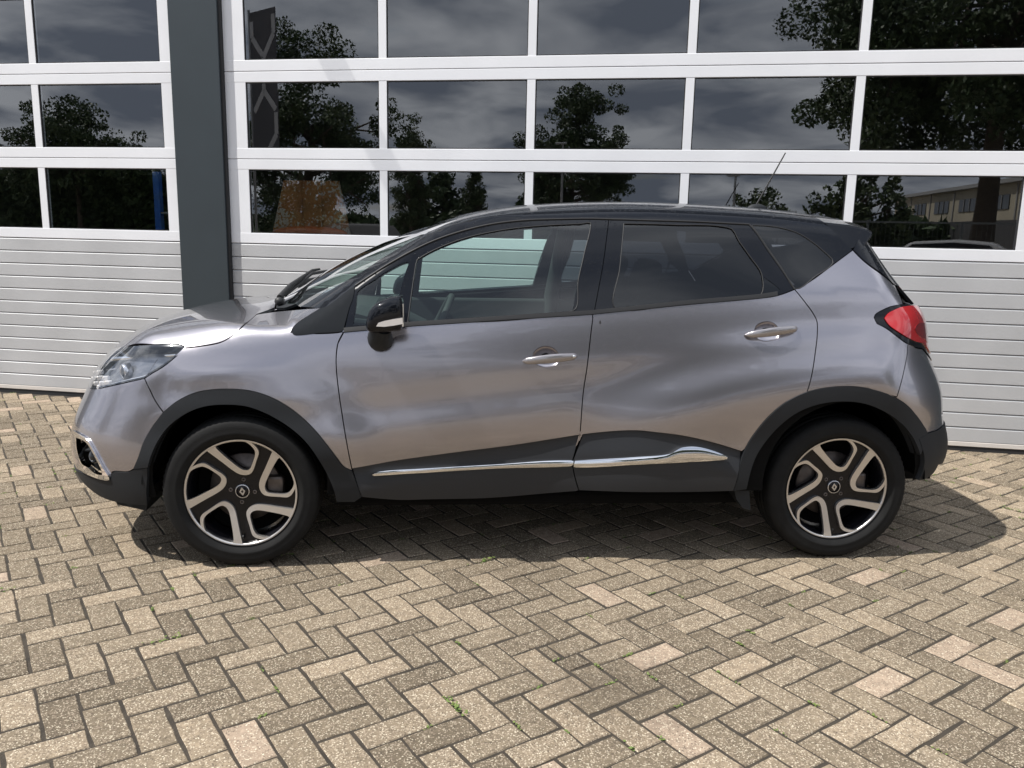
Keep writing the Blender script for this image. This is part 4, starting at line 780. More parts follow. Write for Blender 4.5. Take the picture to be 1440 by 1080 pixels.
panel('grille_bar', 'nose', sym('nose', [(0, .742), (.16, .738), (.235, .728), (.232, .720), (.16, .729), (0, .732)]), M_chr, bumper, both=False, off=.009, gap=0, h=.01)
panel('lower_grille', 'nose', sym('nose', [(0, .56), (.20, .55), (.28, .50), (.24, .42), (.1, .405), (0, .405)]), M_plas, bumper, both=False, off=.003, gap=0)
# headlamps
hlp = join('nose', np.vstack([hl, hl[:1]]))
hlm = panel('headlamp', 'nose', hlp, M_house, off=-.060, gap=0, depth=0)
panel('lens', 'nose', hlp, G_lamp, hlm, off=.002, gap=.0015, depth=0)
rim_in = inset(hlp, .009); panel('lens_frame', 'nose', hlp, M_blk, hlm, holes=[rim_in], off=-.003, gap=.001, depth=.055, h=.02)
def on_n(P, off): q = drop('nose', np.atleast_2d(P)); return lift('nose', q, off)
led = dense(hl[9:16], 'nose', .02) + np.array([0, .012]); led3 = lift('nose', led / np.array(SCL['nose']), -.015)
pair(lambda: MB().tube(led3.tolist(), .0055, 8), 'light_strip', M_silv, hlm)
hcen = on_n(LAMP_PTS[0], -.040)[0]
fdir = Vector((-.80, -.60, -.05)).normalized()
def place_unit(m_): M4 = Matrix.Translation(hcen) @ Vector((-1, 0, 0)).rotation_difference(fdir).to_matrix().to_4x4(); m_.v = xform(m_.v, M4); return m_
pair(lambda: place_unit(MB().lathe([(.026, .0), (.031, -.004), (.034, .0), (.036, .03), (.028, .03)], 28, 'x')), 'projector_ring', M_silv, hlm)
pair(lambda: place_unit(MB().ball((.008, 0, 0), (.016, .027, .027), 20, 12)), 'projector_lens', M_vgl, hlm)
def plate(frac0, frac1, zo, w, off):
    q0 = hl[:9]; a = q0[frac0]; b = q0[frac1]; pa, pb = on_n(a + np.array([0, 0, zo]), off)[0], on_n(b + np.array([0, 0, zo]), off)[0]
    return MB().tube([tuple(pa), tuple((pa + pb) / 2), tuple(pb)], w, 8)
pair(lambda: plate(3, 7, -.024, .015, -.03), 'upper_reflector', M_refl, hlm)
pair(lambda: plate(2, 6, -.052, .006, -.04), 'inner_reflector', M_silv, hlm)
for q in LAMP_PTS[1:]:
    p = on_n(np.array(q), -.012)[0]; pair(lambda: MB().box((p[0] - .012, p[1] - .012, p[2] - .010), (p[0] + .012, p[1] + .012, p[2] + .010), .004), 'reflector_cell', M_ind, hlm)
# --- tail
to2 = np.vstack([to[:7]]); extra = np.array([(1.80, -.56, 1.035), (1.835, -.50, .99), (1.85, -.50, .92), (1.83, -.58, .865)]); tail_full = np.vstack([to[:7], extra, to[11:]])
tl = join('tail', np.vstack([tail_full, tail_full[:1]])); tr_ = O['tail_red']; ex2 = np.array([(1.80, -.57, 1.015), (1.835, -.515, .985), (1.845, -.515, .93), (1.795, -.625, .905)])
tr_full = np.vstack([tr_[:5], ex2, tr_[8:]]); trl = join('tail', np.vstack([tr_full, tr_full[:1]]))
tlamp = panel('tail_lamp', 'tail', tl, M_blk, off=.003, gap=.001)
panel('red_lens', 'tail', trl, M_redl, tlamp, off=.009, gap=.001, depth=.008, h=.02)
cen = trl.mean(0); s3 = trl * .42 + cen * .58; s3[:, 1] -= .012; s3[:, 0] += .01
panel('inner_facet', 'tail', s3, M_redd, tlamp, off=.0108, gap=0, depth=.002, h=.02)
rb_half = [(0, .78), (.45, .79)] + [tuple(x) for x in dense(np.array([(1.86, -.60, .80), (1.83, -.60, .845)]), 'tail')] + dense(to[11:14], 'tail').tolist() + dense(O['rbump_line'], 'tail').tolist() + dense(ra_[near_i('rarch_out', O['rbump_line'][-1]):], 'tail').tolist() + dense(O['rblack_top'][1:], 'tail').tolist() + [(.30, .575), (0, .575)]
rbump = panel('rear_bumper', 'tail', sym('tail', rb_half), M_paint, both=False)[0]
rbl_half = [(0, .575), (.30, .575)] + dense(rev(O['rblack_top'][1:]), 'tail').tolist() + dense(rev(O['rblack_in']), 'tail').tolist() + dense(rev(O['rblack_right'][5:]), 'tail').tolist() + [(.25, .34), (0, .335)]
panel('lower_bumper', 'tail', sym('tail', rbl_half), M_plas, both=False, off=.006, depth=.03)
tg_half = [(0, .79), (.44, .80), (.452, .845)] + dense(extra[::-1][:4], 'tail').tolist() + dense(np.array([(1.765, -.645, 1.06), (1.70, -.62, 1.12)]), 'tail').tolist() + [(.40, 1.14), (0, 1.13)]
panel('tailgate', 'tail', sym('tail', tg_half), M_paint, both=False)
rw_half = [(0, 1.13), (.40, 1.14)] + dense(np.array([(1.68, -.63, 1.14), (1.58, -.64, 1.24), (1.50, -.62, 1.36)]), 'tail').tolist() + [(.35, 1.42), (0, 1.43)]
panel('rear_window', 'tail', sym('tail', rw_half), M_vgl, both=False, gap=.001)
fin_loop = np.vstack([O['fin'], np.array([(1.60, -.66, 1.22), (1.565, -.64, 1.28), (1.525, -.62, 1.34), (1.475, -.60, 1.41), (1.44, -.60, 1.45)])])
panel('tailgate_fin', 'hoop', join('hoop', np.vstack([fin_loop, fin_loop[:1]])), M_blk, off=.003)
# spoiler
def spoiler():
    b = MB(); st = []
    E_ = [(1.235, 1.497), (1.36, 1.487), (1.435, 1.470), (1.458, 1.456), (1.450, 1.440), (1.41, 1.395), (1.335, 1.38)]
    C_ = [(1.24, 1.556), (1.40, 1.543), (1.54, 1.517), (1.60, 1.492), (1.595, 1.468), (1.53, 1.44), (1.36, 1.42)]
    for k in range(17):
        t = -1 + k / 8; w = t * t
        st.append([(c[0] + (e[0] - c[0]) * w, t * (.625 + .55 * max(0, 1.50 - (c[1] + (e[1] - c[1]) * w))), c[1] + (e[1] - c[1]) * w) for e, c in zip(E_, C_)])
    n = 7; v = [p for s in st for p in s]; f = []
    for k in range(16): f += [(k * n + i, k * n + (i + 1) % n, (k + 1) * n + (i + 1) % n, (k + 1) * n + i) for i in range(n)]
    f += [tuple(range(n)), tuple(range(16 * n + n - 1, 16 * n - 1, -1))]
    b.add(v, f, False); return b
sp_ = spoiler().obj('roof_spoiler', M_blk, car); md = sp_.modifiers.new('bevel', 'BEVEL'); md.width = .012; md.segments = 3; md.limit_method = 'ANGLE'; md.angle_limit = R_(35)
# --- hidden structure behind the gaps, wheel wells, floor
def circ(cx, r, z=.325, n=40): a = np.linspace(0, 2 * math.pi, n, endpoint=False); return np.stack([cx + r * np.cos(a), z + r * np.sin(a)], 1)
ib = np.array([(-1.86, .30), (-1.75, .75), (-1.45, .86), (-1.0, .93), (-.86, .985), (1.04, 1.15), (1.40, 1.12), (1.62, 1.05), (1.75, .70), (1.75, .40), (1.72, .36), (1.2, .33), (-.9, .315), (-1.2, .30)])
ibl = join('side', ('2', np.vstack([ib, ib[:1]]).tolist()))
a_f = np.linspace(-.10 * math.pi, 1.10 * math.pi, 40)
def archcut(q, cx, r):
    d = np.hypot(q[:, 0] - cx, q[:, 1] - .325); return q
panel('inner_body', 'side', ibl, M_matt, off=-.016, gap=0, depth=0, h=.04, holes=[circ(-1.303, .36, .375), circ(1.303, .36, .375)])
panel('inner_nose', 'nose', sym('nose', [(0, .74), (.4, .74), (.52, .70), (.52, .42), (.3, .40), (0, .40)]), M_matt, both=False, off=-.07, gap=0, depth=0, h=.05)
panel('inner_tail', 'tail', sym('tail', [(0, 1.10), (.52, 1.02), (.60, .70), (.56, .42), (0, .38)]), M_matt, both=False, off=-.03, gap=0, depth=0, h=.05)
def well(cx):
    m_ = MB(); n = 28; r = .400; v = []; f = []
    for k in range(n + 1):
        a = .06 + (math.pi - .12) * k / n; x, z = cx + r * math.cos(a), .345 + r * math.sin(a); v += [(x, -.862, z), (x, -.56, z)]
    for k in range(n): f.append((2 * k, 2 * k + 1, 2 * k + 3, 2 * k + 2))
    m_.add(v, f, True); m_.add([v[2 * k + 1] for k in range(n + 1)], [tuple(range(n + 1))]); return m_
pair(lambda: well(-1.303), 'wheel_well', M_matt, (car, car)); pair(lambda: well(1.303), 'wheel_well', M_matt, (car, car))
ub = MB(); ub.box((-.92, -.78, .235), (.92, .78, .30), .02); ub.box((-1.98, -.56, .24), (-.93, .56, .70)); ub.box((.93, -.56, .28), (1.92, .56, .72)); ub.obj('underbody', M_matt, car)
MB().box((-.6, -.09, .16), (-.1, .09, .25), .02).obj('exhaust_pipe', M_matt, car)
# mud flaps and engine undertray lip
pair(lambda: MB().prism([(.812, .37), (.885, .37), (.905, .235), (.868, .245), (.835, .29)], 'y', -.868, -.70), 'mud_flap', M_plas, (car, car))
pair(lambda: MB().prism([(-1.87, .30), (-1.72, .30), (-1.74, .205), (-1.86, .235)], 'y', -.72, -.50), 'air_deflector', M_plas, (car, car))
# --- chrome strips
def strip_loop(n): return join('side', np.vstack([O[n], O[n][:1]]))
def wedge(P, N): return P
def round_strip(name, par):
    lp = strip_loop(name); xs = np.linspace(lp[:, 0].min(), lp[:, 0].max(), 60); zt, zb_ = [], []
    for x in xs:
        k = np.abs(lp[:, 0] - x) < .02; zt.append(lp[k][:, 1].max()); zb_.append(lp[k][:, 1].min())
    def wrp(P, N):
        t = np.clip((np.interp(P[:, 0], xs, zt) - P[:, 2]) / np.maximum(np.interp(P[:, 0], xs, zt) - np.interp(P[:, 0], xs, zb_), .004), 0, 1)
        Q = P + N * (.008 * np.sin(np.pi * np.clip(t * .8 + .1, 0, 1)))[:, None]
        N2 = N + np.array([0, 0, 1.0]) * (.75 - 1.35 * t)[:, None]; N[:] = N2 / np.linalg.norm(N2, axis=1, keepdims=True); return Q
    panel('chrome_strip', 'side', lp, M_chr, par, off=.010, gap=0, depth=.014, h=.008, warp=wrp)
round_strip('chrome_f', front_door); round_strip('chrome_r', rear_door)
# --- handles with scooped cups
def cup_mesh(q):
    c = q.mean(0); P0 = lift('side', q); N0 = normal(P0); m_ = MB(); v = []; f = []; n = len(q); K = 7
    for k in range(K):
        s = math.cos(.5 * math.pi * k / (K - 1)); dep = .017 * math.sin(.5 * math.pi * k / (K - 1)); qq = c + (q - c) * max(s, .02); p = lift('side', qq) - normal(P0) * (dep + .0005); v += p.tolist()
    for k in range(K - 1): f += [(k * n + i, k * n + (i + 1) % n, (k + 1) * n + (i + 1) % n, (k + 1) * n + i) for i in range(n)]
    m_.add(v, f, True); return m_
pair(lambda: cup_mesh(cf), 'handle_cup', M_paint, front_door); pair(lambda: cup_mesh(cr_), 'handle_cup', M_paint, rear_door)
def handle(P):
    q = drop('side', P); a = q[np.argmin(q[:, 0])]; b = q[np.argmax(q[:, 0])]; L_ = b[0] - a[0]; m_ = MB(); path = []; rz = []
    c0 = np.array([a[0], a[1]]); c1 = np.array([b[0], (q[q[:, 0] > b[0] - .03][:, 1]).mean()])
    v = []; f = []; n = 14; K = 19
    for k in range(K):
        t = k / (K - 1); c = c0 + (c1 - c0) * t; s3 = lift('side', c[None])[0]
        bow = .036 * math.sin(math.pi * min(1, max(0, t))) ** .45 + .004
        hz = (.013 + .006 * math.sin(math.pi * t)) * (1 - max(0, (.12 - t) / .12) ** 2) ** .5 if t < .12 else (.013 + .006 * math.sin(math.pi * t)) * ((1 - max(0, (t - .93) / .07) ** 2) ** .5)
        hz = max(hz, .0015)
        for i in range(n):
            an = 2 * math.pi * i / n; v.append((s3[0], s3[1] - bow + .008 * math.cos(an), s3[2] + .010 * math.sin(math.pi * t) * .4 + hz * math.sin(an)))
    for k in range(K - 1): f += [(k * n + i, k * n + (i + 1) % n, (k + 1) * n + (i + 1) % n, (k + 1) * n + i) for i in range(n)]
    m_.add(v, f, True); m_.add(v[:n], [tuple(range(n))]); m_.add(v[-n:], [tuple(range(n))]); return m_, c1
M_hand = mat('handle_paint', (.33, .31, .315), .25, .7, coat=1.0)
hnf = pair(lambda: handle(O['handle_f'])[0], 'handle', M_hand, front_door); pair(lambda: handle(O['handle_r'])[0], 'handle', M_hand, rear_door)
def lockb(P):
    m_, c1 = handle(P); s3 = lift('side', (c1 - np.array([.018, 0]))[None])[0]
    return MB().lathe([(0, -.004), (.006, -.004), (.0075, 0)], 16, 'y', (s3[0], s3[1] - .034, s3[2]))
pair(lambda: lockb(O['handle_f']), 'lock_cylinder', M_silv, front_door)
# --- door mirror
mpos = MIRROR
def mirror():
    m_ = MB(); cx, cy, cz = mpos; m_.ball((cx, cy, cz), (.080, .088, .074), 28, 20, .58)
    v = []
    for (x, y, z) in m_.v:
        t = (y - cy) / .088; u = (z - cz) / .074
        x2 = x + .018 * u - .012 * t * t; z2 = z + .006 * (x - cx) / .08
        if x > cx + .045: x2 = cx + .045 + (x - cx - .045) * .5
        z2 -= .012 * max(0, -(x - cx) / .078) * max(0, u) * 2
        v.append((x2, y, z2))
    m_.v = v; return m_
mir_ = pair(mirror, 'door_mirror', M_blk, (car, car))
def mstalk():
    cx, cy, cz = mpos
    return MB().tube([(cx - .040, -.835, cz - .115), (cx - .040, -.875, cz - .105), (cx - .036, -.915, cz - .085), (cx - .025, -.935, cz - .055)], [.052, .050, .044, .040], 16)
pair(mstalk, 'mirror_foot', M_plas, mir_)
def mind():
    return MB().prism(MIR_IND, 'y', MIRROR[1] - .0915, MIRROR[1] - .078)
pair(mind, 'indicator', M_ind, mir_)
pair(lambda: MB().box((mpos[0] + .056, mpos[1] - .055, mpos[2] - .045), (mpos[0] + .062, mpos[1] + .055, mpos[2] + .045)), 'mirror_glass', M_refl, mir_)
# --- aerial, wipers
an = MB().tube([AER0, AER1], [.005, .0032], 8).obj('aerial', M_rubb, car)
ab = np.array(AER0); MB().ball((ab[0] + .01, ab[1], ab[2] - .012), (.055, .022, .028), 18, 10).obj('aerial_base', M_plas, an)
wp = MB()
def ws_pt(x, y, o=.02): z = top_z(np.array([x]), np.array([y]))[0]; return (x, y, float(z) + o)
wp.tube([ws_pt(-1.20, -.42, .03), ws_pt(-1.17, -.30, .045), ws_pt(-1.13, .10, .05), ws_pt(-1.11, .22, .05)], [.014, .012, .008, .006], 8)
wp.tube([ws_pt(-1.185, -.36, .02), ws_pt(-1.12, .02, .03), ws_pt(-1.08, .30, .03)], .008, 6)
wp.ball(ws_pt(-1.20, -.43, .015), (.022, .02, .02), 14, 8)
wp.obj('wiper', M_rubb, car)
w2 = MB(); w2.tube([ws_pt(-1.20, .22, .03), ws_pt(-1.16, .40, .045), ws_pt(-1.08, .52, .05)], [.014, .010, .006], 8); w2.ball(ws_pt(-1.20, .20, .02), (.03, .028, .03), 14, 8); w2.obj('wiper', M_rubb, car)
# --- wheels
def poly_plate(q, holes, y0, y1, name):
    loop = inset(np.array(q), 0); hs = [inset(np.array(h), 0) for h in holes]; allp = np.vstack([loop] + hs); ed = []; n = 0
    for c in [loop] + hs: ed += [(n + i, n + (i + 1) % len(c)) for i in range(len(c))]; n += len(c)
    vs, es, fs, *_ = delaunay_2d_cdt([Vector(p) for p in allp.tolist()], ed, [], 0, 1e-7); Q = np.array([v[:] for v in vs]); F = np.array([f[:] for f in fs]); ce = Q[F].mean(1); k = inpoly(ce, loop)
    for h in hs: k &= ~inpoly(ce, h)
    F = F[k]; m_ = MB(); yy = y0(Q) if callable(y0) else np.full(len(Q), y0); yb = y1(Q) if callable(y1) else np.full(len(Q), y1)
    m_.add([(Q[i, 0], yy[i], Q[i, 1]) for i in range(len(Q))], [tuple(f) for f in F])
    n = len(Q); cnt = {}
    for f in F:
        for i in range(3): e = (f[i], f[(i + 1) % 3]); cnt[e] = cnt.get(e, 0) + 1
    v = [(Q[i, 0], yy[i], Q[i, 1]) for i in range(n)] + [(Q[i, 0], yb[i], Q[i, 1]) for i in range(n)]
    m_.add(v, [(a, b, b + n, a + n) for (a, b) in cnt if (b, a) not in cnt]); return m_
RR = .2345
def smooth2(pts, closed_=True, n=6):
    P = np.array(pts, float); out = []; m = len(P)
    for i in range(m if closed_ else m - 1):
        p0, p1, p2, p3 = P[(i - 1) % m if closed_ else max(i - 1, 0)], P[i], P[(i + 1) % m], P[(i + 2) % m if closed_ else min(i + 2, m - 1)]
        for k in range(n):
            t = k / n; out.append(.5 * (2 * p1 + (p2 - p0) * t + (2 * p0 - 5 * p1 + 4 * p2 - p3) * t * t + (3 * p1 - p0 - 3 * p2 + p3) * t ** 3))
    if not closed_: out.append(P[-1])
    return np.array(out)
LO = [(-.572, .800), (-.31, .560), (-.20, .455), (-.098, .368), (-.01, .322), (.085, .312), (.17, .345), (.225, .43), (.275, .57), (.325, .705), (.333, .77), (.31, .83), (.25, .905), (.19, .952)]
LI = [(-.388, .868), (-.30, .745), (-.15, .590), (-.04, .485), (.035, .435), (.10, .425), (.145, .45), (.185, .53), (.235, .66), (.25, .735), (.243, .79), (.205, .85), (.15, .905), (.09, .935)]
def rot2(P, a): c, s = math.cos(a), math.sin(a); P = np.array(P); return np.stack([P[:, 0] * c - P[:, 1] * s, P[:, 0] * s + P[:, 1] * c], 1)
def ringpts(r, n=90, a0=0): a = np.linspace(0, 2 * math.pi, n, endpoint=False) + a0; return np.stack([r * np.cos(a), r * np.sin(a)], 1)
def fy(base, dish): return lambda Q: base + dish * np.clip(1 - np.hypot(Q[:, 0], Q[:, 1]) / RR, 0, 1)
def make_wheel(lug_a):
    """wheel about its own centre, outer face towards -y"""
    T_ = link('wheel', None, None, car)
    prof = [(.233, .085), (.252, .098), (.285, .108), (.306, .104), (.318, .094), (.3245, .080), (.3275, .060), (.3275, .047), (.321, .046), (.321, .038), (.328, .037), (.3285, .006), (.322, .005), (.322, -.005), (.3285, -.006), (.328, -.037), (.321, -.038), (.321, -.046), (.3275, -.047), (.3275, -.060), (.3245, -.080), (.318, -.094), (.306, -.104), (.285, -.108), (.268, -.1065), (.262, -.1085), (.258, -.1065), (.247, -.100), (.239, -.092), (.2345, -.090), (.230, -.080)]
    prof = [(r, y) for r, y in prof]; n = 160; m = len(prof); v = []; f = []
    for k in range(n):
        a = 2 * math.pi * k / n; g = 1 if k % 2 else 0
        for i, (r, y) in enumerate(prof):
            if g and abs(y) > .058 and .3235 < r + .001 < .33: r -= .006
            if g and .316 < r < .32 and abs(abs(y) - .094) < .001: r -= .003
            v.append((r * math.cos(a), y, r * math.sin(a)))
    for k in range(n):
        k2 = (k + 1) % n; f += [(k * m + i, k * m + i + 1, k2 * m + i + 1, k2 * m + i) for i in range(m - 1)]
    tm = MB(); tm.add(v, f, True); tyre = tm.obj('tyre', M_tyre, T_)
    # rim barrel
    rb_ = MB().lathe([(.2335, -.094), (.2345, -.089), (.226, -.084), (.215, -.06), (.205, .04), (.226, .085)], 80, 'y'); rb_.obj('rim_barrel', M_rblk, T_)
    MB().lathe([(.05, .0), (.148, .0), (.15, .004), (.15, .012), (.05, .012)], 48, 'y').obj('brake_disc', M_disc, T_)
    cal = MB().box((.09, -.035, -.055), (.165, .02, .055), .012); cal.obj('brake_caliper', M_disc, T_)
    MB().lathe([(.0, .03), (.20, .03), (.204, .02)], 40, 'y').obj('back_plate', M_matt, T_)
    # machined face: outer ring and five loops
    ring = MB(); ring.lathe([(RR * .998, -.090), (RR * .962, -.0925), (RR * .958, -.080), (RR * .955, -.06)], 90, 'y'); ring.obj('rim_lip', M_mach, T_)
    loops = []
    for k in range(5):
        a = -2 * math.pi * k / 5
        lo = rot2(np.vstack([smooth2(LO, False), [np.array(p) * .972 for p in ((.10, .985), (-.06, .995), (-.2, .975), (-.33, .94), (-.47, .88))]]), a) * RR
        li = rot2(smooth2(LI + [(-.03, .948), (-.15, .936), (-.28, .905)]), a) * RR; li = inset(li, -.0045)
        # the loop is open towards the rim: keep a clean band between outer and inner outline
        poly_plate(lo, [li], fy(-.0915, .034), fy(-.066, .034), 'spoke').obj('spoke', M_mach, T_); loops.append(li)
    web = poly_plate(ringpts(RR * .957), loops, fy(-.074, .030), fy(-.045, .02), 'web')
    # pockets between the loops
    web.obj('rim_web', M_rblk, T_)
    hub = MB(); hub.lathe([(0, -.053), (.062, -.052), (.074, -.046), (.076, -.03)], 40, 'y'); hub.obj('hub', M_rblk, T_)
    MB().lathe([(.0, -.0625), (.0255, -.0625), (.0262, -.061), (.0262, -.045)], 40, 'y').obj('centre_cap', M_rblk, T_)
    MB().lathe([(.0262, -.0648), (.0296, -.0648), (.030, -.063), (.030, -.045), (.0262, -.045)], 40, 'y').obj('cap_ring', M_silv, T_)
    # diamond emblem: hollow upright rhombus with an open centre
    w_, h_ = .0125, .0185; od = [(0, h_), (w_, 0), (0, -h_), (-w_, 0)]; idm = [(.001, h_ * .40), (w_ * .42, -.0005), (-.001, -h_ * .40), (-w_ * .42, .0005)]
    poly_plate(rot2(od, .12), [rot2(idm, .12)], -.0665, -.062, 'emblem').obj('emblem', M_silv, T_)
    for k in range(4):
        a = lug_a + k * math.pi / 2; c = (.050 * math.cos(a), 0, .050 * math.sin(a))
        MB().lathe([(.0, -.0545), (.0045, -.0545), (.005, -.0590), (.0080, -.0590), (.0095, -.056), (.0095, -.045)], 12, 'y', c).obj('lug_nut', M_disc, T_)
    vs_ = MB().tube([(.0, -.080, -.205), (.0, -.088, -.19)], .004, 8); vs_.obj('valve', M_rubb, T_)
    return T_
def copy_wheel(src, loc, rot):
    w = src.copy(); COL.objects.link(w); w.location = loc; w.rotation_euler = rot
    for c in list(src.children): d = c.copy(); COL.objects.link(d); d.parent = w
    return w
wf = make_wheel(R_(84)); wf.location = (-1.303, -.763, .325)
wr = make_wheel(R_(48)); wr.location = (1.303, -.757, .325)
copy_wheel(wf, (-1.303, .763, .325), (0, 0, math.pi)); copy_wheel(wr, (1.303, .757, .325), (0, 0, math.pi))
# --- cabin
cab = link('cabin', None, None, car)
MB().box((-.95, -.70, .30), (1.5, .70, .34)).obj('floor', M_int, cab)
d_ = MB(); d_.prism([(-1.16, .80), (-1.12, 1.03), (-.95, 1.045), (-.78, 1.03), (-.70, .96), (-.72, .80), (-.80, .60), (-1.1, .55)], 'y', -.70, .70); d_.obj('dashboard', M_int, cab)
MB().prism([(-.74, 1.03), (-.86, 1.06), (-.92, 1.04)], 'y', -.55, -.18).obj('instrument_hood', M_int, cab)
stw = MB(); ax = Vector((-.9, 0, .44)).normalized(); c0 = Vector((-.50, -.36, .955)); rm = Vector((0, 0, 1)).rotation_difference(ax).to_matrix()
ringp = [tuple(c0 + rm @ Vector((.185 * math.cos(a), .185 * math.sin(a), 0))) for a in np.linspace(0, 2 * math.pi, 41)]
stw.tube(ringp, .016, 10, False)
for a in (0, math.pi, -math.pi / 2): stw.tube([tuple(c0), tuple(c0 + rm @ Vector((.18 * math.sin(a), .18 * math.cos(a), 0)))], [.022, .014], 8)
stw.ball(tuple(c0 + ax * -.005), (.055, .06, .05), 14, 10); stw.tube([tuple(c0), tuple(c0 + ax * .3)], .035, 10); stw.obj('steering_wheel', M_int, cab)
def seat(x, y, w):
    s_ = MB(); s_.box((x - .25, y - w / 2, .42), (x + .27, y + w / 2, .60), .06)
    bk = MB(); bk.box((-.075, -w / 2, 0), (.075, w / 2, .62), .06); M4 = Matrix.Translation((x + .26, y, .52)) @ Matrix.Rotation(R_(20), 4, 'Y'); s_.add(xform(bk.v, M4), bk.f, True)
    hr_ = MB(); hr_.box((-.05, -.125, .66), (.05, .125, .84), .04); s_.add(xform(hr_.v, M4), hr_.f, True)
    for e in (-.06, .06): s_.tube([tuple(M4 @ Vector((0, e, .60))), tuple(M4 @ Vector((0, e, .68)))], .007, 6)
    s_.obj('seat', M_seat, cab)
seat(-.02, -.36, .50); seat(-.02, .36, .50)
s_ = MB(); s_.box((.62, -.62, .42), (1.12, .62, .58), .05); bk = MB(); bk.box((-.07, -.62, 0), (.07, .62, .56), .05); M4 = Matrix.Translation((1.10, 0, .54)) @ Matrix.Rotation(R_(18), 4, 'Y'); s_.add(xform(bk.v, M4), bk.f, True)
for y in (-.38, .38):
    hr_ = MB(); hr_.box((-.045, y - .12, .56), (.045, y + .12, .72), .04); s_.add(xform(hr_.v, M4), hr_.f, True)
s_.obj('rear_bench', M_seat, cab)
pair(lambda: MB().box((-.86, -.80, .42), (.95, -.765, 1.02), .015), 'door_card', M_int, (cab, cab))
pair(lambda: MB().tube([(.20, -.785, .45), (.205, -.775, 1.05), (.235, -.60, 1.44)], [.05, .045, .03], 8), 'pillar_trim', M_int, (cab, cab))
ht = [(-.30, 1.478), (.1, 1.515), (.6, 1.52), (1.1, 1.495), (1.4, 1.44)]; hv = []; hf_ = []
for k, (x, z) in enumerate(ht): hv += [(x, -.54, z - .06), (x, -.3, z), (x, .3, z), (x, .54, z - .06)]
for k in range(len(ht) - 1): hf_ += [(4 * k + i, 4 * k + i + 1, 4 * k + 5 + i, 4 * k + 4 + i) for i in range(3)]
MB().add(hv, hf_, True).obj('headlining', M_seat, cab)
rmv = MB(); rmv.ball((-.52, 0, 1.36), (.03, .12, .038), 16, 10, .7); rmv.tube([(-.52, 0, 1.39), (-.50, 0, 1.44)], .012, 8); rmv.obj('rear_view_mirror', M_int, cab)
# green sticker behind the windscreen edge
stk = lift('top', np.array([(-.47, -.40), (-.41, -.40), (-.41, -.355), (-.47, -.355)]), -.008)
MB().add(stk.tolist(), [(0, 1, 2, 3)]).obj('windscreen_sticker', mat('sticker_green', (.05, .45, .20), .6), cab)
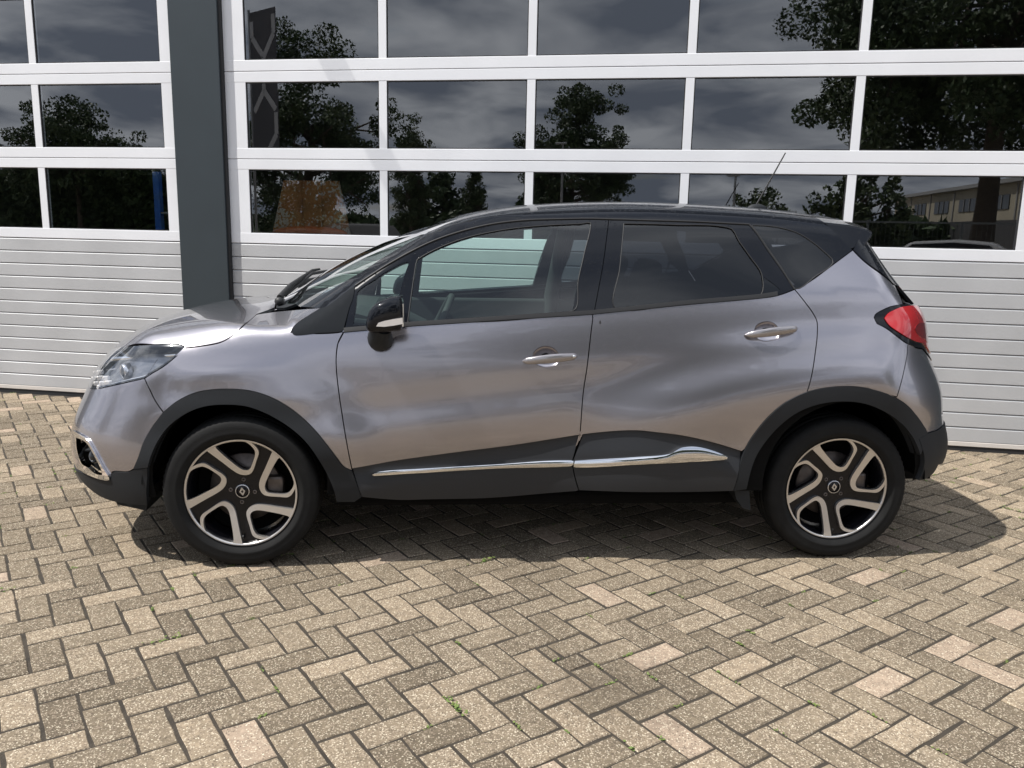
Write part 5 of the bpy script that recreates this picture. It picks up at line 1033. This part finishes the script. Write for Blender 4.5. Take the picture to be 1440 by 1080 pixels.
# ================================================================ WHAT STANDS ACROSS THE YARD (seen in the glass and the paint)
M_bark = mat('bark', (.075, .058, .043), .9, var=.35, vscale=9, bump=.7, bscale=25)
def leaf_mat(name, c1, c2):
    m = mat(name, c2, .6, var=.1, vscale=1.2, var2=c1); return m
M_oak = leaf_mat('oak_leaves', (.022, .042, .012), (.050, .085, .022)); M_pop = leaf_mat('poplar_leaves', (.035, .055, .018), (.065, .10, .030))
def tree(label, base, h, rad, crown0, leaves, ls, m, seed, shape='broad', group=None):
    rn = random.Random(seed); npr = np.random.RandomState(seed)
    t = thing('broadleaf_tree' if shape == 'broad' else 'poplar_tree', label, 'tree', base, 0, group or 'trees across the yard')
    tr = MB(); tips = []
    th = h * (.62 if shape == 'broad' else .8); tr.tube([(0, 0, -.1), (.03 * h * .1, 0, th * .3), (rn.uniform(-.1, .1), rn.uniform(-.1, .1), th * .65), (rn.uniform(-.2, .2), rn.uniform(-.2, .2), th)], [h * .032, h * .024, h * .019, h * .008], 10)
    nb = 13 if shape == 'broad' else 16
    for k in range(nb):
        a = 2.4 * k + rn.uniform(-.3, .3); z0 = crown0 + (th - crown0) * (k + .5) / nb
        ph = (z0 - crown0) / max(.1, h - crown0)
        R = rad * (math.sqrt(max(.05, 1 - (ph * 1.15 - .25) ** 2)) if shape == 'broad' else (.55 + .5 * math.sin(math.pi * min(1, ph + .15)))) * rn.uniform(.75, 1.05)
        rise = (.35 if shape == 'broad' else .8) * R
        e = (R * math.cos(a), R * math.sin(a), z0 + rise)
        mid = (R * .5 * math.cos(a + .2), R * .5 * math.sin(a + .2), z0 + rise * .3)
        tr.tube([(0, 0, z0 - .1), mid, e], [h * .011, h * .007, h * .003], 6)
        tips += [np.array(e), np.array(mid) * .4 + np.array(e) * .6]
        for _ in range(3):
            e2 = np.array(e) * rn.uniform(.5, .9) + npr.normal(0, rad * .22, 3); e2[2] = max(e2[2], crown0 * .9 + .1 * rad); tr.tube([tuple(np.array(mid) * .6 + np.array(e) * .4), tuple(e2)], [h * .005, h * .002], 5); tips.append(e2)
    tips += [np.array((0, 0, h * q)) for q in ((.8, .87, .93) if shape == 'broad' else (.3, .4, .5, .6, .7, .78, .85, .91, .95))]
    for _ in range(30 if shape == 'broad' else 12):
        q = rn.uniform(.3, .97); w_ = rad * .62 * math.sqrt(max(.02, 1 - q * q)); tips.append(np.array((npr.normal(0, w_), npr.normal(0, w_), crown0 + (h - crown0) * q)))
    tr.obj('trunk', M_bark, t)
    # leaves: small bent quads in clumps round the twig ends
    tips = np.array(tips); ncl = len(tips) * 3
    cc = tips[npr.randint(0, len(tips), ncl)] + npr.normal(0, rad * .13, (ncl, 3)); cr_ = rad * npr.uniform(.10, .22, ncl) * (1 if shape == 'broad' else 2.2)
    ci = npr.randint(0, ncl, leaves); dirs = npr.normal(0, 1, (leaves, 3)); dirs /= np.linalg.norm(dirs, axis=1, keepdims=True)
    P = cc[ci] + dirs * (cr_[ci] * npr.uniform(.3, 1, leaves) ** .5)[:, None] * np.array([1, 1, .75])
    A = npr.normal(0, 1, (leaves, 3)); A /= np.linalg.norm(A, axis=1, keepdims=True); B = np.cross(A, npr.normal(0, 1, (leaves, 3))); B /= np.linalg.norm(B, axis=1, keepdims=True)
    s = ls * npr.uniform(.4, 1.35, (leaves, 1))
    V = np.stack([P - A * s, P + B * s * .55, P + A * s, P - B * s * .55], 1).reshape(-1, 3)
    me = bpy.data.meshes.new('crown'); me.vertices.add(len(V)); me.vertices.foreach_set('co', V.astype(np.float32).ravel())
    me.loops.add(leaves * 4); me.loops.foreach_set('vertex_index', np.arange(leaves * 4, dtype=np.int32)); me.polygons.add(leaves)
    me.polygons.foreach_set('loop_start', np.arange(0, leaves * 4, 4, dtype=np.int32)); me.polygons.foreach_set('loop_total', np.full(leaves, 4, np.int32)); me.update(); me.validate()
    link('crown', me, m, t)
tree('tall oak with a thick trunk facing the right end of the wide door', (4.75, -24.6, 0), 13.5, 5.1, 5.6, 110000, .095, M_oak, 5)
tree('broad dark tree facing the left pane column of the wide door', (-13.0, -12.2, 0), 6.7, 2.15, 1.9, 45000, .05, M_oak, 11)
tree('round tree facing the third pane column of the wide door', (-10.9, -27.5, 0), 7.1, 2.25, 2.6, 45000, .065, M_oak, 21)
tree('tall narrow tree beside the shorter narrow one', (-21.7, -31.6, 0), 7.2, .80, .9, 24000, .055, M_pop, 31, 'tall')
tree('short narrow tree right of the taller narrow one', (-19.3, -34.2, 0), 4.9, .60, .6, 14000, .055, M_pop, 41, 'tall')
tree('wide tree far off facing the left overhead door', (-43.0, -28.0, 0), 7.5, 3.4, 4.0, 30000, .10, M_oak, 51)
tree('small round tree far off near the white campers', (-6.3, -49.0, 0), 4.0, 2.0, .8, 7000, .12, M_pop, 61)
tree('bushy tree beside the cream office building', (.4, -40.0, 0), 5.4, 1.9, .5, 8000, .13, M_pop, 71)
for k, (x, y, h) in enumerate([(-60, -44, 7), (-35, -58, 6), (-27, -62, 5.5), (17, -62, 9), (30, -50, 10), (26, -22, 9), (40, -30, 11), (-52, -8, 9)]):
    tree(['leafy tree at the far end of the yard row, %s' % w for w in ('outermost left', 'left of the twin trees', 'right of the twin trees', 'behind the office', 'right behind the office', 'right near the yard', 'outermost right', 'beside the yard on the left')][k], (x, y, 0), h, h * .42, h * .2, 7000, .2, M_oak, 80 + k)
def hedge():
    npr = np.random.RandomState(9); n = 26000; t = npr.uniform(0, 1, n)
    x = -75 + 150 * t; y = -66 + npr.normal(0, 1.0, n) + 10 * np.sin(t * 4); hh = 1.9 + .5 * np.sin(x * .35) + .3 * np.sin(x * 1.1); z = hh * npr.uniform(0, 1, n) ** .7
    P = np.stack([x, y, z], 1); A = npr.normal(0, 1, (n, 3)); B = npr.normal(0, 1, (n, 3)); s = .26
    V = np.stack([P - A * s, P + B * s, P + A * s, P - B * s], 1).reshape(-1, 3)
    me = bpy.data.meshes.new('far_wood'); me.from_pydata(V.tolist(), [], np.arange(n * 4).reshape(-1, 4).tolist())
    link('far_wood', me, M_oak, None, 'dark green belt of woodland along the far side of the yard', 'woodland', kind='stuff')
hedge()
def tall_hedge():
    npr = np.random.RandomState(19); n = 26000; t = npr.uniform(-.25, 1.22, n)
    x = -51 + 14.2 * t; y = -25.9 - 3.7 * t - np.abs(npr.normal(0, .5, n)); top = np.where(t < 1, 4.2, 4.2 - (t - 1) * 9) + .25 * np.sin(x * 1.7); z = top * npr.uniform(0, 1, n) ** .8
    P = np.stack([x, y, z], 1); A = npr.normal(0, 1, (n, 3)); B = npr.normal(0, 1, (n, 3)); s = .13
    V = np.stack([P - A * s, P + B * s, P + A * s, P - B * s], 1).reshape(-1, 3)
    me = bpy.data.meshes.new('clipped_hedge'); me.from_pydata(V.tolist(), [], np.arange(n * 4).reshape(-1, 4).tolist())
    link('clipped_hedge', me, M_oak, None, 'tall dense hedge across the yard facing the left overhead door', 'hedge', kind='stuff')
tall_hedge()
# cream office building
M_cream = mat('cream_render', (.36, .325, .25), .8, var=.06, vscale=.6); M_win = mat('office_glass', (.03, .035, .04), .1, 0); M_base = mat('dark_base', (.05, .05, .052), .7); M_trim = mat('roof_trim', (.25, .25, .25), .6)
ob = thing('office_building', 'long cream two storey office building beyond the oak', 'building', (1.2, -72.5, 0), R_(76.7))
MB().box((0, -14, 2.35), (46, 0, 4.35)).obj('wall', M_cream, ob); MB().box((0, -14, -.05), (46, .06, 2.34)).obj('ground_floor', M_base, ob); MB().box((-.3, -14.2, 4.36), (46.3, .35, 4.58)).obj('roof_edge', M_trim, ob)
for k in range(8):
    x0 = 1.1 + 5.6 * k
    w = MB().box((x0, .01, 2.95), (x0 + 3.3, .05, 3.75)).obj('window', M_win, ob)
    for j in (1, 2): MB().box((x0 + 1.1 * j - .04, .055, 2.95), (x0 + 1.1 * j + .04, .09, 3.75)).obj('glazing_bar', M_trim, w)
    MB().box((x0 + 4.3, .0, 2.36), (x0 + 4.45, .06, 4.34)).obj('pilaster', M_trim, ob)
# mesh fence
M_post = mat('fence_steel', (.16, .17, .17), .5, .4)
fe = thing('mesh_fence', 'grey steel mesh fence running along the yard by the oak', 'fence', (-3.5, -19.0, 0), -.12)
for k in range(9): MB().box((k * 2.5 - .03, -.03, 0), (k * 2.5 + .03, .03, 1.85)).obj('post', M_post, fe)
ra = MB(); ra.box((0, -.025, 1.78), (20, .025, 1.83)); ra.box((0, -.02, .1), (20, .02, .14)); ra.obj('rail', M_post, fe)
w_ = MB()
for k in range(160): w_.box((k * .125, -.003, .14), (k * .125 + .006, .003, 1.78))
w_.obj('wire', M_post, fe, kind='stuff')
# parked vehicles across the yard
M_wht = mat('vehicle_white', (.78, .78, .78), .25, coat=.6); M_red = mat('vehicle_red', (.35, .05, .03), .3, coat=.5)
def vehicle(name, label, cat, loc, rot, L_, h, w, m, kind):
    v = thing(name, label, cat, loc, rot)
    if kind == 'car': prof = [(-.5, .18), (-.5, .45), (-.47, .55), (-.28, .62), (-.13, .95), (.10, 1.0), (.30, .96), (.46, .66), (.5, .6), (.5, .18)]; win = [(-.245, .64), (-.125, .90), (.10, .945), (.28, .91), (.38, .66)]
    else: prof = [(-.5, .14), (-.5, .34), (-.44, .42), (-.36, .70), (-.42, .80), (-.38, .95), (-.2, 1.0), (.45, 1.0), (.5, .93), (.5, .14)]; win = [(-.435, .44), (-.36, .68), (-.30, .68), (-.28, .44)]
    bm_ = MB(); pr = [(x * L_, z * h) for x, z in prof]; bm_.prism(pr, 'y', -w / 2, w / 2)
    me = bm_.mesh('body'); b2 = bmesh.new(); b2.from_mesh(me); bmesh.ops.bevel(b2, geom=b2.edges[:], offset=.05, segments=2, affect='EDGES'); b2.to_mesh(me); b2.free(); link('body', me, m, v)
    for sgn in (-1, 1):
        a = sgn * (w / 2 + .002); MB().prism([(x * L_, z * h) for x, z in win], 'y', a, a + sgn * .008).obj('window', M_vgl, v)
        for x in (-.31, .31): MB().lathe([(.05, -.1), (.32, -.1), (.33, 0), (.32, .1), (.05, .1)], 24, 'y', (x * L_, sgn * (w / 2 - .09), .33)).obj('wheel', M_rub, v)
    return v
vehicle('parked_car', 'white hatchback parked across the yard in front of the fence', 'car', (3.3, -16.6, 0), .1, 4.1, 1.36, 1.7, M_wht, 'car')
vehicle('parked_car', 'white estate car parked across the yard beside the oak', 'car', (8.6, -17.3, 0), .05, 4.4, 1.46, 1.75, M_wht, 'car')
vehicle('parked_car', 'dark hatchback parked across the yard under the broad dark tree', 'car', (-13.6, -15.2, 0), .5, 4.0, 1.45, 1.7, M_base, 'car')
vehicle('camper_van', 'white camper van with a raised nose parked at the far end of the yard', 'camper', (-2.2, -29.5, 0), .1, 4.4, 1.95, 1.9, M_wht, 'van')
vehicle('camper_van', 'white camper van parked left of the other camper', 'camper', (-9.6, -33, 0), .1, 5.0, 2.0, 1.9, M_wht, 'van')
# lamp posts
for k, (x, y, h, lb) in enumerate([(-9.0, -21.5, 4.4, 'slim grey lamp post standing left of the round tree'), (-2.7, -21.0, 3.2, 'slim grey lamp post near the campers')]):
    lp = thing('lamp_post', lb, 'lamp post', (x, y, 0), 0, 'lamp posts of the yard'); MB().tube([(0, 0, 0), (0, 0, h)], [.06, .035]).obj('pole', M_grey, lp); MB().box((-.28, -.07, h), (.12, .07, h + .07), .02).obj('lamp_head', M_grey, lp)
# banner with pale angular bands
bn = thing('banner_flag', 'tall dark banner with pale forked bands on a pole at the left', 'banner', (-7.5, -4.2, 0), .26)
M_cloth = mat('banner_cloth', (.10, .10, .11), .8); M_pale = mat('banner_print', (.55, .55, .56), .8)
MB().tube([(-.34, 0, 0), (-.34, 0, 4.95)], .022).obj('pole', M_grey, bn); cl = MB().box((-.31, -.005, 2.5), (.42, .005, 4.9)).obj('cloth', M_cloth, bn)
def band(pts, w=.05):
    b = MB()
    for (x0, z0), (x1, z1) in zip(pts[:-1], pts[1:]):
        d = Vector((x1 - x0, z1 - z0)).normalized(); n = Vector((-d.y, d.x)) * w
        b.prism([(x0 + n.x, z0 + n.y), (x0 - n.x, z0 - n.y), (x1 - n.x, z1 - n.y), (x1 + n.x, z1 + n.y)], 'y', .0065, .009)
    return b
for pts in ([(.36, 4.8), (.36, 4.5), (.05, 4.15), (.05, 3.85)], [(-.26, 4.75), (-.26, 4.5), (.03, 4.19)], [(-.26, 3.3), (.04, 3.62), (.36, 3.3)], [(.04, 3.64), (.04, 3.80)], [(.36, 3.25), (.36, 2.9), (.08, 2.6)]):
    band(pts).obj('printed_band', M_pale, cl)
